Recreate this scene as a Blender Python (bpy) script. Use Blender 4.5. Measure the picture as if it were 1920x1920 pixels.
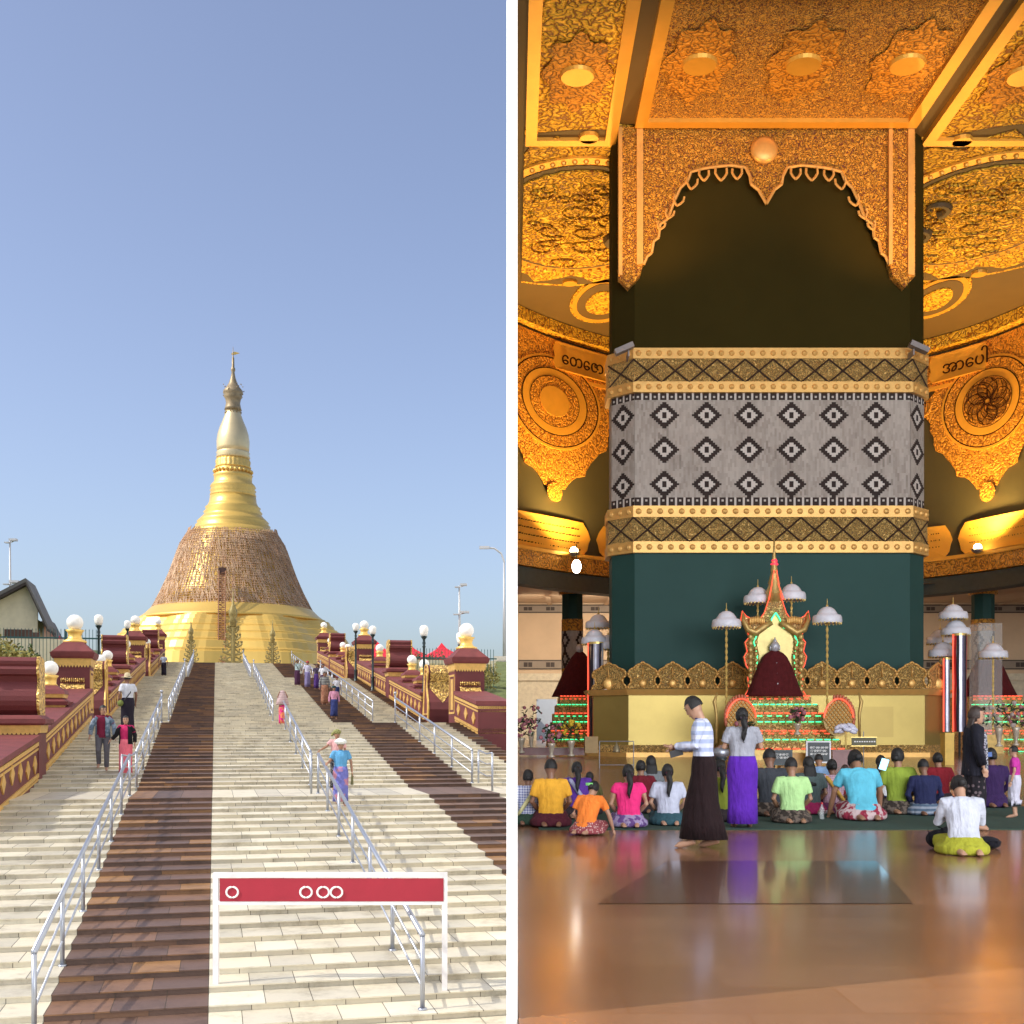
import bpy, bmesh, math, random
from math import sin, cos, pi, sqrt, atan, tan, radians as R
from mathutils import Vector, Matrix
rnd = random.Random(7)
for o in list(bpy.data.objects): bpy.data.objects.remove(o, do_unlink=True)
SC = bpy.context.scene
# ------------------------------------------------------------------ camera, sky, sun, exposure
F, E, HY = 2200.0, 1.35, 1360.0          # focal length in pixels of the 1920 px photograph, eye height, horizon row
TH = atan(555 / 2200.0); CT, ST = cos(TH), sin(TH)
cam_d = bpy.data.cameras.new("camera"); cam = bpy.data.objects.new("camera", cam_d)
SC.collection.objects.link(cam); SC.camera = cam
cam.location = (0, 0, E); cam.rotation_euler = (R(90), 0, 0)
cam_d.sensor_width = 36; cam_d.lens = 36 * F / 1920; cam_d.shift_y = (HY - 960) / 1920
cam_d.clip_start = .1; cam_d.clip_end = 6000
world = bpy.data.worlds.new("World"); SC.world = world; world.use_nodes = True
wn = world.node_tree; bg = wn.nodes["Background"]
SUN_EL, SUN_AZ = R(43), R(-112)          # azimuth from +Y (into the picture), clockwise seen from above
sky = wn.nodes.new("ShaderNodeTexSky"); sky.sky_type = 'NISHITA'; sky.sun_disc = False
sky.sun_elevation = SUN_EL; sky.sun_rotation = SUN_AZ
sky.air_density = 1.0; sky.dust_density = 2.2; sky.ozone_density = 5; sky.altitude = 0
hs = wn.nodes.new('ShaderNodeHueSaturation'); hs.inputs['Saturation'].default_value = .80; hs.inputs['Hue'].default_value = .508
wn.links.new(sky.outputs[0], hs.inputs['Color']); wn.links.new(hs.outputs[0], bg.inputs[0]); bg.inputs[1].default_value = .15
sd = bpy.data.lights.new("sun", 'SUN'); so = bpy.data.objects.new("sun", sd); SC.collection.objects.link(so)
sd.energy = 2.75; sd.angle = R(.53); sd.color = (1, .95, .86)
sv = Vector((sin(SUN_AZ) * cos(SUN_EL), cos(SUN_AZ) * cos(SUN_EL), sin(SUN_EL)))
so.rotation_euler = (-sv).to_track_quat('-Z', 'Y').to_euler(); so.location = (-60, -40, 80)
SC.view_settings.view_transform = 'Standard'; SC.view_settings.look = 'None'
SC.view_settings.exposure = 0.42; SC.view_settings.gamma = 1
HALL_LIGHT = []                          # the hall's own lamps are built with the hall
# ------------------------------------------------------------------ placing helpers
def W(X, Y, D): return Vector(((X - 960) / F * D, D, E + (HY - Y) / F * D))
def L(u, v, z): return Vector((u * CT - v * ST, u * ST + v * CT, E + z))
def uv(X, D):
    x = (X - 960) / F * D
    return x * CT + D * ST, -x * ST + D * CT
# ------------------------------------------------------------------ mesh building
class MB:
    def __init__(s): s.v = []; s.f = []; s.m = []; s.t = []; s.uv = []; s.has = False
    def add(s, vs, fs, m=0, tint=1.0):
        b = len(s.v); s.v += [tuple(p) for p in vs]
        for f in fs: s.f.append([b + i for i in f]); s.m.append(m); s.t.append(tint)
    def box(s, x0, x1, y0, y1, z0, z1, m=0, M=None, tint=1.0):
        p = [Vector(q) for q in ((x0,y0,z0),(x1,y0,z0),(x1,y1,z0),(x0,y1,z0),(x0,y0,z1),(x1,y0,z1),(x1,y1,z1),(x0,y1,z1))]
        if M: p = [M @ q for q in p]
        s.add(p, [(0,3,2,1),(4,5,6,7),(0,1,5,4),(1,2,6,5),(2,3,7,6),(3,0,4,7)], m, tint)
    def quad(s, a, b, c, d, m=0, tint=1.0): s.add([a, b, c, d], [(0,1,2,3)], m, tint)
    def loft(s, rings, m=0, cap=True, closed=True):
        n = len(rings[0]); b = len(s.v)
        for r in rings: s.v += [tuple(p) for p in r]
        for i in range(len(rings) - 1):
            for j in range(n if closed else n - 1):
                k = (j + 1) % n
                s.f.append([b+i*n+j, b+i*n+k, b+(i+1)*n+k, b+(i+1)*n+j]); s.m.append(m); s.t.append(1.0)
        if cap and closed:
            s.f.append([b + j for j in range(n)][::-1]); s.f.append([b + (len(rings)-1)*n + j for j in range(n)])
            s.m += [m, m]; s.t += [1.0, 1.0]
    def tube(s, pts, rad, n=6, m=0, cap=True):
        pts = [Vector(p) for p in pts]
        if not hasattr(rad, '__len__'): rad = [rad] * len(pts)
        rings = []; up = None
        for i, p in enumerate(pts):
            t = (pts[min(i+1, len(pts)-1)] - pts[max(i-1, 0)])
            t = t.normalized() if t.length > 1e-9 else Vector((0,0,1))
            if up is None: up = Vector((0,0,1)) if abs(t.z) < .9 else Vector((1,0,0))
            a = t.cross(up); a = a.normalized() if a.length > 1e-6 else t.orthogonal().normalized()
            b = t.cross(a); up = -b if False else up
            rings.append([p + (a*cos(2*pi*j/n) + b*sin(2*pi*j/n)) * rad[i] for j in range(n)])
        s.loft(rings, m, cap)
    def lathe(s, prof, c=(0,0,0), n=24, m=0, cap=True, a0=0, wob=None):
        s.loft([[(c[0]+r*cos(a0+2*pi*j/n)*(wob(j, z) if wob else 1), c[1]+r*sin(a0+2*pi*j/n)*(wob(j, z) if wob else 1), c[2]+z) for j in range(n)] for r, z in prof], m, cap)
    def ball(s, c, rx, ry=None, rz=None, n=12, k=8, m=0, M=None):
        ry = ry or rx; rz = rz or rx; c = Vector(c); rings = []
        for i in range(k + 1):
            a = -pi/2 + pi * i / k; q = max(cos(a), .02)
            ring = [Vector((rx*q*cos(2*pi*j/n), ry*q*sin(2*pi*j/n), rz*sin(a))) for j in range(n)]
            if M: ring = [M @ p for p in ring]
            rings.append([c + p for p in ring])
        s.loft(rings, m)
    def prism(s, poly, f, d, m=0, side=None):      # poly: 2-D outline; f(x,y)->front point; d: vector to the back
        n = len(poly); fr = [Vector(f(*p)) for p in poly]; bk = [p + Vector(d) for p in fr]
        s.add(fr + bk, [list(range(n)), list(range(2*n-1, n-1, -1))], m)
        b = len(s.v) - 2*n
        for i in range(n):
            j = (i+1) % n; s.f.append([b+i, b+n+i, b+n+j, b+j]); s.m.append(m if side is None else side); s.t.append(1.0)
    def strip(s, pts, w, f, off, m=0, closed=False, th=0.0):    # flat ribbon along 2-D points
        n = len(pts); out = []
        for i, p in enumerate(pts):
            a = pts[(i-1) % n] if (closed or i > 0) else p; b = pts[(i+1) % n] if (closed or i < n-1) else p
            dx, dy = b[0]-a[0], b[1]-a[1]; q = sqrt(dx*dx+dy*dy) or 1
            ww = w[i] if hasattr(w, '__len__') else w
            out.append(((p[0]-dy/q*ww/2, p[1]+dx/q*ww/2), (p[0]+dy/q*ww/2, p[1]-dx/q*ww/2)))
        for i in range(n if closed else n-1):
            j = (i+1) % n
            A = [Vector(f(*out[i][0])), Vector(f(*out[i][1])), Vector(f(*out[j][1])), Vector(f(*out[j][0]))]
            o = Vector(off)
            if th:
                s.add([p for p in A] + [p + o for p in A], [(4,5,6,7),(0,3,2,1),(0,1,5,4),(2,3,7,6),(1,2,6,5),(3,0,4,7)], m)
            else: s.add([p + o for p in A], [(0,1,2,3)], m)
    def build(s, name, mats, parent=None, loc=None, rz=0, smooth=False, coll=True):
        me = bpy.data.meshes.new(name); me.from_pydata(s.v, [], s.f); me.update()
        mats = mats if isinstance(mats, (list, tuple)) else [mats]
        for m in mats: me.materials.append(m)
        me.polygons.foreach_set('material_index', [min(i, len(mats)-1) for i in s.m])
        if any(t != 1.0 for t in s.t):
            at = me.attributes.new('tint', 'FLOAT', 'FACE'); at.data.foreach_set('value', s.t)
        if smooth: me.polygons.foreach_set('use_smooth', [True]*len(s.f))
        o = bpy.data.objects.new(name, me); SC.collection.objects.link(o)
        if parent is not None: o.parent = parent
        if loc is not None: o.location = loc
        o.rotation_euler.z = rz
        return o
def fix_normals(o):
    bm = bmesh.new(); bm.from_mesh(o.data); bmesh.ops.recalc_face_normals(bm, faces=bm.faces); bm.to_mesh(o.data); bm.free()
def tag(o, label, cat, group=None):
    o['label'] = label; o['category'] = cat
    if group: o['group'] = group
    return o
def struct(o): o['kind'] = 'structure'; return o
def thing(name, label, cat, loc=(0,0,0), rz=0, group=None):
    o = bpy.data.objects.new(name, None); SC.collection.objects.link(o); o.empty_display_size = .1
    o.location = loc; o.rotation_euler = (0, 0, rz); tag(o, label, cat, group); return o
def dup(root, loc, rz, label=None, group=None, scale=None):
    r = root.copy(); SC.collection.objects.link(r); r.location = loc; r.rotation_euler = (0, 0, rz)
    if scale: r.scale = (scale,)*3
    if label: r['label'] = label
    if group: r['group'] = group
    for ch in list(root.children):
        c = ch.copy(); SC.collection.objects.link(c); c.parent = r
        for g in list(ch.children):
            d = g.copy(); SC.collection.objects.link(d); d.parent = c
    return r
def place(o, loc, rz): o.location = loc; o.rotation_euler = (0, 0, rz)
# ------------------------------------------------------------------ materials
MATS = {}
def nodes(name):
    m = bpy.data.materials.new(name); m.use_nodes = True; nt = m.node_tree
    return m, nt, nt.nodes['Principled BSDF']
def noise(nt, scale, detail=4, rough=.6, coord='Object', vec=None, stretch=None):
    n = nt.nodes.new('ShaderNodeTexNoise'); n.inputs['Scale'].default_value = scale
    n.inputs['Detail'].default_value = detail; n.inputs['Roughness'].default_value = rough
    tc = nt.nodes.new('ShaderNodeTexCoord'); src = tc.outputs[coord]
    if stretch:
        mp = nt.nodes.new('ShaderNodeMapping'); mp.inputs['Scale'].default_value = stretch
        nt.links.new(src, mp.inputs[0]); src = mp.outputs[0]
    nt.links.new(src, n.inputs['Vector']); return n
def ramp(nt, fac, stops):
    r = nt.nodes.new('ShaderNodeValToRGB'); nt.links.new(fac, r.inputs[0]); e = r.color_ramp.elements
    while len(e) < len(stops): e.new(.5)
    for i, (p, c) in enumerate(stops): e[i].position = p; e[i].color = (*c, 1) if len(c) == 3 else c
    return r
def bump(nt, b, h, strength, dist=.02):
    n = nt.nodes.new('ShaderNodeBump'); n.inputs['Strength'].default_value = strength; n.inputs['Distance'].default_value = dist
    nt.links.new(h, n.inputs['Height']); nt.links.new(n.outputs[0], b.inputs['Normal'])
def mul(c, k): return tuple(min(1, max(0, x*k)) for x in c)
def mat(name, col, rough=.6, metal=0, var=.18, scale=3, bmp=.15, bscale=None, stretch=None, spec=None, coat=0):
    if name in MATS: return MATS[name]
    m, nt, b = nodes(name)
    n = noise(nt, scale, 5, .65, stretch=stretch)
    r = ramp(nt, n.outputs[0], [(.3, mul(col, 1-var)), (.52, col), (.75, mul(col, 1+var*.8))])
    nt.links.new(r.outputs[0], b.inputs['Base Color'])
    b.inputs['Roughness'].default_value = rough; b.inputs['Metallic'].default_value = metal
    if spec is not None: b.inputs['Specular IOR Level'].default_value = spec
    if coat: b.inputs['Coat Weight'].default_value = coat; b.inputs['Coat Roughness'].default_value = .08
    if bmp:
        n2 = noise(nt, bscale or scale*8, 4, .6); bump(nt, b, n2.outputs[0], bmp)
    MATS[name] = m; return m
def tinted(name, cols, rough=.5, joint=None, var=.25, scale=1.4, bmp=.08, stretch=None, coat=0, metal=0):
    """base colour picked by the per-face 'tint' attribute, with stains"""
    if name in MATS: return MATS[name]
    m, nt, b = nodes(name)
    a = nt.nodes.new('ShaderNodeAttribute'); a.attribute_name = 'tint'
    r = ramp(nt, a.outputs['Fac'], [(i/max(1, len(cols)-1), c) for i, c in enumerate(cols)])
    n = noise(nt, scale, 9, .74, stretch=stretch)
    r2 = ramp(nt, n.outputs[0], [(.36, (1-var, 1-var*1.08, 1-var*1.2)), (.47, (1-var*.25,)*3), (.55, (1, 1, 1)), (.72, (min(1, 1+var*.3),)*3)])
    mx = nt.nodes.new('ShaderNodeMix'); mx.data_type = 'RGBA'; mx.blend_type = 'MULTIPLY'; mx.inputs[0].default_value = 1
    nt.links.new(r.outputs[0], mx.inputs[6]); nt.links.new(r2.outputs[0], mx.inputs[7])
    nt.links.new(mx.outputs[2], b.inputs['Base Color']); b.inputs['Roughness'].default_value = rough; b.inputs['Metallic'].default_value = metal
    if coat: b.inputs['Coat Weight'].default_value = coat
    if bmp: bump(nt, b, noise(nt, scale*10, 3).outputs[0], bmp)
    MATS[name] = m; return m
def filigree(name, gold, dark, scale=9, thr=.42, rough=.38, metal=.55, bmp=.9, dist=.06):
    """carved openwork: gold scrolls over a dark ground, with real bump"""
    if name in MATS: return MATS[name]
    m, nt, b = nodes(name)
    tc = nt.nodes.new('ShaderNodeTexCoord')
    wn_ = nt.nodes.new('ShaderNodeTexNoise'); wn_.inputs['Scale'].default_value = scale*.5; wn_.inputs['Detail'].default_value = 3
    nt.links.new(tc.outputs['Object'], wn_.inputs['Vector'])
    mx = nt.nodes.new('ShaderNodeMix'); mx.data_type = 'RGBA'; mx.blend_type = 'LINEAR_LIGHT'; mx.inputs[0].default_value = .25
    nt.links.new(tc.outputs['Object'], mx.inputs[6]); nt.links.new(wn_.outputs['Color'], mx.inputs[7])
    vo = nt.nodes.new('ShaderNodeTexVoronoi'); vo.feature = 'SMOOTH_F1'; vo.inputs['Scale'].default_value = scale
    nt.links.new(mx.outputs[2], vo.inputs['Vector'])
    w = nt.nodes.new('ShaderNodeMath'); w.operation = 'PINGPONG'; w.inputs[1].default_value = .22
    nt.links.new(vo.outputs['Distance'], w.inputs[0])
    k = nt.nodes.new('ShaderNodeMath'); k.operation = 'MULTIPLY'; k.inputs[1].default_value = 4.5; nt.links.new(w.outputs[0], k.inputs[0])
    r = ramp(nt, k.outputs[0], [(thr-.16, dark), (thr, mul(gold, .7)), (thr+.3, gold)])
    nt.links.new(r.outputs[0], b.inputs['Base Color'])
    mr = ramp(nt, k.outputs[0], [(thr-.12, (0,0,0)), (thr+.05, (metal,)*3)])
    nt.links.new(mr.outputs[0], b.inputs['Metallic'])
    b.inputs['Roughness'].default_value = rough; bump(nt, b, k.outputs[0], bmp, dist)
    MATS[name] = m; return m
def emis(name, col, strength):
    if name in MATS: return MATS[name]
    m, nt, b = nodes(name); b.inputs['Base Color'].default_value = (*col, 1)
    b.inputs['Emission Color'].default_value = (*col, 1); b.inputs['Emission Strength'].default_value = strength
    MATS[name] = m; return m
def fabric(name, c1, c2=None, kind='plain', scale=20, sheen=.02, rough=.85):
    if name in MATS: return MATS[name]
    m, nt, b = nodes(name); b.inputs['Roughness'].default_value = rough
    tc = nt.nodes.new('ShaderNodeTexCoord'); src = None
    n = noise(nt, 6, 5); r = ramp(nt, n.outputs[0], [(.3, mul(c1, .78)), (.7, mul(c1, 1.1))])
    out = r.outputs[0]
    if kind != 'plain':
        if kind in ('check', 'stripe'):
            sx = nt.nodes.new('ShaderNodeSeparateXYZ'); nt.links.new(tc.outputs['Object'], sx.inputs[0])
            def band(o):
                a = nt.nodes.new('ShaderNodeMath'); a.operation = 'MULTIPLY'; a.inputs[1].default_value = scale; nt.links.new(o, a.inputs[0])
                f = nt.nodes.new('ShaderNodeMath'); f.operation = 'FRACT'; nt.links.new(a.outputs[0], f.inputs[0])
                g = nt.nodes.new('ShaderNodeMath'); g.operation = 'GREATER_THAN'; g.inputs[1].default_value = .52; nt.links.new(f.outputs[0], g.inputs[0]); return g.outputs[0]
            fac = band(sx.outputs['Z'])
            if kind == 'check':
                g = nt.nodes.new('ShaderNodeMath'); g.operation = 'ADD'; nt.links.new(fac, g.inputs[0]); nt.links.new(band(sx.outputs['X']), g.inputs[1])
                h = nt.nodes.new('ShaderNodeMath'); h.operation = 'MULTIPLY'; h.inputs[1].default_value = .5; nt.links.new(g.outputs[0], h.inputs[0]); fac = h.outputs[0]
        elif kind == 'dots':
            vo = nt.nodes.new('ShaderNodeTexVoronoi'); vo.inputs['Scale'].default_value = scale; nt.links.new(tc.outputs['Object'], vo.inputs['Vector'])
            g = nt.nodes.new('ShaderNodeMath'); g.operation = 'LESS_THAN'; g.inputs[1].default_value = .3; nt.links.new(vo.outputs['Distance'], g.inputs[0]); fac = g.outputs[0]
        else:
            q = noise(nt, scale, 2, .5); g = ramp(nt, q.outputs[0], [(.48, (0,0,0)), (.54, (1,1,1))]); fac = g.outputs[0]
        mx = nt.nodes.new('ShaderNodeMix'); mx.data_type = 'RGBA'; nt.links.new(fac, mx.inputs[0]); nt.links.new(out, mx.inputs[6]); mx.inputs[7].default_value = (*c2, 1)
        out = mx.outputs[2]
    nt.links.new(out, b.inputs['Base Color']); b.inputs['Sheen Weight'].default_value = sheen
    b.inputs['Specular IOR Level'].default_value = .2
    bump(nt, b, noise(nt, 13, 4, .55, stretch=(1, 1, .28)).outputs[0], .9, .05)
    MATS[name] = m; return m
GOLD = mat('gold leaf', (.86, .56, .15), .42, .55, .12, 2.5, .12)
GOLD2 = mat('gold paint ochre', (.72, .44, .12), .45, .35, .2, 6, .3)
MAROON = mat('maroon plaster', (.135, .022, .022), .6, 0, .2, 1.6, .25, 30)
MAROON2 = mat('maroon plaster weathered', (.165, .034, .032), .7, 0, .3, 2.2, .3, 30)
STEEL = mat('stainless steel', (.38, .40, .45), .36, .7, .08, 3, .03)
GLOBE = mat('opal glass', (.86, .83, .76), .25, 0, .03, 2, 0)
BLACKM = mat('black green iron', (.015, .03, .032), .35, .2, .2, 4, .05)
FENCEG = mat('dark green iron', (.02, .085, .08), .45, .1, .2, 4, .05)
GOLDC = filigree('carved gold relief', (.85, .55, .16), (.25, .12, .03), 7, .3, .45, .5, .9, .05)
BLACK = mat('black soft', (.012, .011, .013), .6, 0, .2, 5, .05)
WHITEP = mat('white wall paint', (.8, .8, .78), .6, 0, .03, 1, .03)
# ================================================================== LEFT: the stairway and the golden stupa
STEP = .075; RUN = .6
FL = [(12.3, 25.5, -3.13), (27.8, 40.4, -1.48), (46.5, 70.5, .095), (76.5, 98.0, 2.795)]   # v0, v1, z0 of each flight
FN = [22, 21, 36, 30]
def stepz(v):
    z = -3.13
    for (v0, v1, z0), n in zip(FL, FN):
        if v < v0: return z
        if v <= v1 - 1e-6: return z0 + STEP * (int((v - v0) / (v1 - v0) * n + 1e-6) + 1)
        z = z0 + STEP * n
    return z
def slopez(v):
    z = -3.13
    for (v0, v1, z0), n in zip(FL, FN):
        if v < v0: return z
        if v <= v1: return z0 + (v - v0) / (v1 - v0) * n * STEP
        z = z0 + n * STEP
    return z
def on_stair(X, Y, dv=.12):
    D = 12.0
    while D < 110:
        u, v = uv(X, D)
        if stepz(v) >= (HY - Y) / F * D: return u, v + dv, stepz(v + dv)
        D += .02
    return uv(X, 100)[0], uv(X, 100)[1], stepz(120)
def umax(v): return (v*ST - .0046*v*CT - .006) / (CT + .0046*ST)
UL, UR = -4.0, 8.2
MARBLE = tinted('cream marble tiles', [(.50, .455, .355), (.60, .54, .42), (.66, .59, .44), (.69, .64, .51)], .42, var=.32, scale=1.6, bmp=.05)
BROWNS = tinted('brown slate tiles', [(.12, .070, .050), (.155, .088, .060), (.20, .105, .060), (.30, .155, .06)], .5, var=.4, scale=1.5, bmp=.1)
JOINT = mat('dark tile joint', (.10, .08, .06), .8, 0, .3, 5, 0)
strips = [(UL, -1.72, 0), (-1.72, -.08, 1), (-.08, 4.45, 0), (4.45, 6.0, 1), (6.0, 7.7, 0), (7.7, UR, 1)]
mb = MB()
def tilerow(front, v, um, k, top=False):
    for a, b, ms in strips:
        n = max(1, round((b - a) / (.52 if not top else .6))); w = (b - a) / n
        off = ((k * .37) % 1) * w * .8
        cuts = [a] + [a + i*w + off - w*.4 for i in range(1, n)] + [b]
        for i in range(n):
            x0, x1 = cuts[i], min(cuts[i+1], um)
            if x1 - x0 < .02: continue
            t = rnd.random(); t = t*t if ms else t
            if ms and rnd.random() < .06: t = 1.0
            if not ms and rnd.random() < .08: t = .0
            front(x0 + .004, x1 - .004, ms, t*.998)
def add_step(v, z0, z1, v2, k):
    um = min(UR, umax(max(v2, v + .1)))
    if um < UL: return
    def riser(a, b, ms, t): mb.quad((a, v, z0), (b, v, z0), (b, v, z1-.016), (a, v, z1-.016), ms, t)
    def nose(a, b, ms, t):
        mb.quad((a, v-.022, z1-.016), (b, v-.022, z1-.016), (b, v-.022, z1), (a, v-.022, z1), ms, min(1, t*.5+.5) if not ms else min(.99, t+.15))
        mb.quad((a, v-.022, z1), (b, v-.022, z1), (b, v2, z1), (a, v2, z1), ms, t)
        mb.quad((a, v, z1-.016), (b, v, z1-.016), (b, v-.022, z1-.016), (a, v-.022, z1-.016), ms, t)
    tilerow(riser, v, um, k); tilerow(nose, v, um, k*1.7+.3, False)
    mb.quad((UL, v+.004, z0), (um, v+.004, z0), (um, v+.004, z1-.004), (UL, v+.004, z1-.004), 2)
    mb.quad((UL, v+.004, z1-.004), (um, v+.004, z1-.004), (um, v2, z1-.004), (UL, v2, z1-.004), 2)
k = 0
for fi, (v0, v1, z0) in enumerate(FL):
    n = FN[fi]; RUN = (v1 - v0) / n; nxt = FL[fi+1][0] if fi < 3 else 100.5
    for i in range(n):
        last = i == n - 1
        add_step(v0 + i*RUN, z0 + i*STEP, z0 + (i+1)*STEP, (v0 + (i+1)*RUN) if not last else nxt, k); k += 1
o = mb.build('stairs', [MARBLE, BROWNS, JOINT], loc=(0, 0, E), rz=TH); struct(o)

# ground, plaza below, terrace on top, planted banks beside the stairs
GROUND = mat('pale ground', (.36, .33, .27), .9, 0, .25, .05, .3, 2)
mb = MB(); mb.quad((-2500, -400, 0), (-.05, -400, 0), (-.05, 3000, 0), (-2500, 3000, 0)); mb.quad((-.05, 107, 0), (2500, 107, 0), (2500, 3000, 0), (-.05, 3000, 0))
mb.quad((48, -400, 0), (2500, -400, 0), (2500, 107, 0), (48, 107, 0))
struct(mb.build('ground', GROUND, loc=(0, 0, E - 3.2)))
mb = MB()
for i in range(40):
    for j in range(32):
        v0_, u0_ = 12.3 - (j+1)*.75, -22 + i*.75
        u1_ = min(u0_ + .742, umax(v0_ + .742))
        if u1_ - u0_ < .05: continue
        mb.quad((u0_, v0_, 0), (u1_, v0_, 0), (u1_, v0_+.742, 0), (u0_, v0_+.742, 0), 0, rnd.random()*.99)
o = mb.build('plaza', [MARBLE], loc=(0, 0, E - 3.13), rz=TH); struct(o)
TERR = mat('terrace paving', (.45, .42, .35), .6, 0, .2, 1, .1)
ztop = stepz(120)
mb = MB(); P = [L(-70, 100.5, 0), L(umax(100.5), 100.5, 0), Vector((-.6, 300, 0)), L(-70, 300, 0)]
mb.add([(p.x, p.y, 0) for p in P], [(0, 1, 2, 3)]); mb.add([(P[0].x, P[0].y, 0), (P[1].x, P[1].y, 0), (P[1].x, P[1].y, -6), (P[0].x, P[0].y, -6)], [(0, 3, 2, 1)])
struct(mb.build('terrace', TERR, loc=(0, 0, E + ztop - .004)))
GRASS = mat('dry grass and hedge', (.11, .13, .035), .95, 0, .5, 3, .8, 12)
mb = MB(); g = 44
vs = [12.5 + (100.3 - 12.5) * i / g for i in range(g + 1)]
for i in range(g):
    for side in (0, 1):
        if side == 0: a0, b0, a1, b1 = -60, -5.1, -60, -5.1
        else:
            a0, a1 = 9.3, 9.3; b0, b1 = umax(vs[i]), umax(vs[i+1])
            if b0 < a0 + .2: continue
        N = 8
        for j in range(N):
            def P(v, a, b, t):
                u = a + (b-a)*t; d = min(1, abs(u - (UL if side == 0 else UR)) / 12)
                return (u, v, slopez(v) + .25 + (1.5 if side == 0 else .2)*d*(1 if 45 < v else .3) + .12*sin(u*1.3+v*.7))
            mb.quad(P(vs[i], a0, b0, j/N), P(vs[i], a0, b0, (j+1)/N), P(vs[i+1], a1, b1, (j+1)/N), P(vs[i+1], a1, b1, j/N))
struct(mb.build('embankment', GRASS, loc=(0, 0, E), rz=TH))

# ---------------------------------------------------------------- handrails
def handrail(label, u, va, vb, z_of, ball=True):
    t = thing('handrail', label, 'handrail', L(u, va, z_of(va)), TH, 'steel handrails on the stairway')
    z0 = z_of(va); n = max(1, round((vb - va) / 2.35)); H = .86
    pts = [(0, va + (vb-va)*i/n - va, z_of(va + (vb-va)*i/n) - z0) for i in range(n + 1)]
    m = MB(); m.tube([(0, p[1], p[2] + H) for p in (pts[0], pts[-1])], .033, 8); m.build('top_rail', STEEL, t, smooth=True)
    for h in (.3, .58):
        m = MB(); m.tube([(0, p[1], p[2] + h) for p in (pts[0], pts[-1])], .015, 6); m.build('lower_rail', STEEL, t, smooth=True)
    for i, p in enumerate(pts):
        m = MB(); zz = stepz(va + p[1]) - z0
        top = p[2] + H + (.12 if (ball and i == n) else -.02)
        m.tube([(0, p[1], zz - .01), (0, p[1], top)], .026, 8)
        m.tube([(0, p[1], zz - .01), (0, p[1], zz + .02)], .05, 8)
        if ball and i == n: m.ball((0, p[1], top + .05), .055, n=8, k=6)
        m.build('post', STEEL, t, smooth=True)
    return t
names = {-1.75: 'left edge of the brown stripe', 2.15: 'middle of the cream marble', 6.05: 'right of the second brown stripe'}
fl_nm = ['lowest flight', 'second flight', 'third flight', 'topmost flight']
for u in (-1.75, 2.15, 6.05):
    for fi, (v0, v1, z0) in enumerate(FL):
        va = v0 + .15; vb = v1 + .2
        if u > 5 and fi == 0: va = 24.4
        if umax(va) < u + .1: va = (u*CT + .3 + .005*30) / ST + .2
        if vb - va < 1: continue
        handrail('stainless steel handrail on the %s, along the %s' % (fl_nm[fi], names[u]), u, va, vb, slopez, ball=(fi in (1, 2, 3)))
for u, vv, nm in ((-1.9, 25.9, 'left'), (2.0, 25.9, 'middle'), (6.05, 26.0, 'right')):
    t = thing('landing_rail', 'short steel rail piece bridging the lower landing, at the %s handrail' % nm, 'handrail', L(u, vv-.2, -1.48), TH, 'short rails at the landing')
    for h in (.34, .62, .86):
        m = MB(); m.tube([(0, 0, h), (.1, 1.0, h-.05), (.15, 2.1, h+.02)], .02 if h > .8 else .013, 6); m.build('rail', STEEL, t, smooth=True)
    for yy in (0, 2.1):
        m = MB(); m.tube([(yy*.07, yy, 0), (yy*.07, yy, .85)], .024, 8); m.build('post', STEEL, t, smooth=True)

# ---------------------------------------------------------------- balustrades: wall runs, hoods, pedestals, scroll ends, globes
def moulded(m, x0, x1, y0, y1, prof, mi):      # stacked boxes with flare: prof = [(z0, z1, out0, out1, mat)]
    for za, zb, oa, ob, mm in prof:
        m.loft([[(x0-oa, y0-oa, za), (x1+oa, y0-oa, za), (x1+oa, y1+oa, za), (x0-oa, y1+oa, za)],
                [(x0-ob, y0-ob, zb), (x1+ob, y0-ob, zb), (x1+ob, y1+ob, zb), (x0-ob, y1+ob, zb)]], mm)
def goldpanel(w, h, y, z, parent, nm='gold_panel'):      # pillow-shaped carved gold panel on a front face, with a cresting row
    m = MB(); n = 10
    for j in range(n):
        a0, a1 = pi*j/n, pi*(j+1)/n
        m.quad((-w/2, y - .16*sin(a0), z + h*.62*(j/n)), (w/2, y - .16*sin(a0), z + h*.62*(j/n)), (w/2, y - .16*sin(a1), z + h*.62*((j+1)/n)), (-w/2, y - .16*sin(a1), z + h*.62*((j+1)/n)))
    for i in range(12):
        x = -w/2 + w*(i+.5)/12
        m.ball((x, y - .04, z + h*.82), w/26, .05, h*.13, 6, 4)
    m.build(nm, GOLDC, parent, smooth=True)
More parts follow.
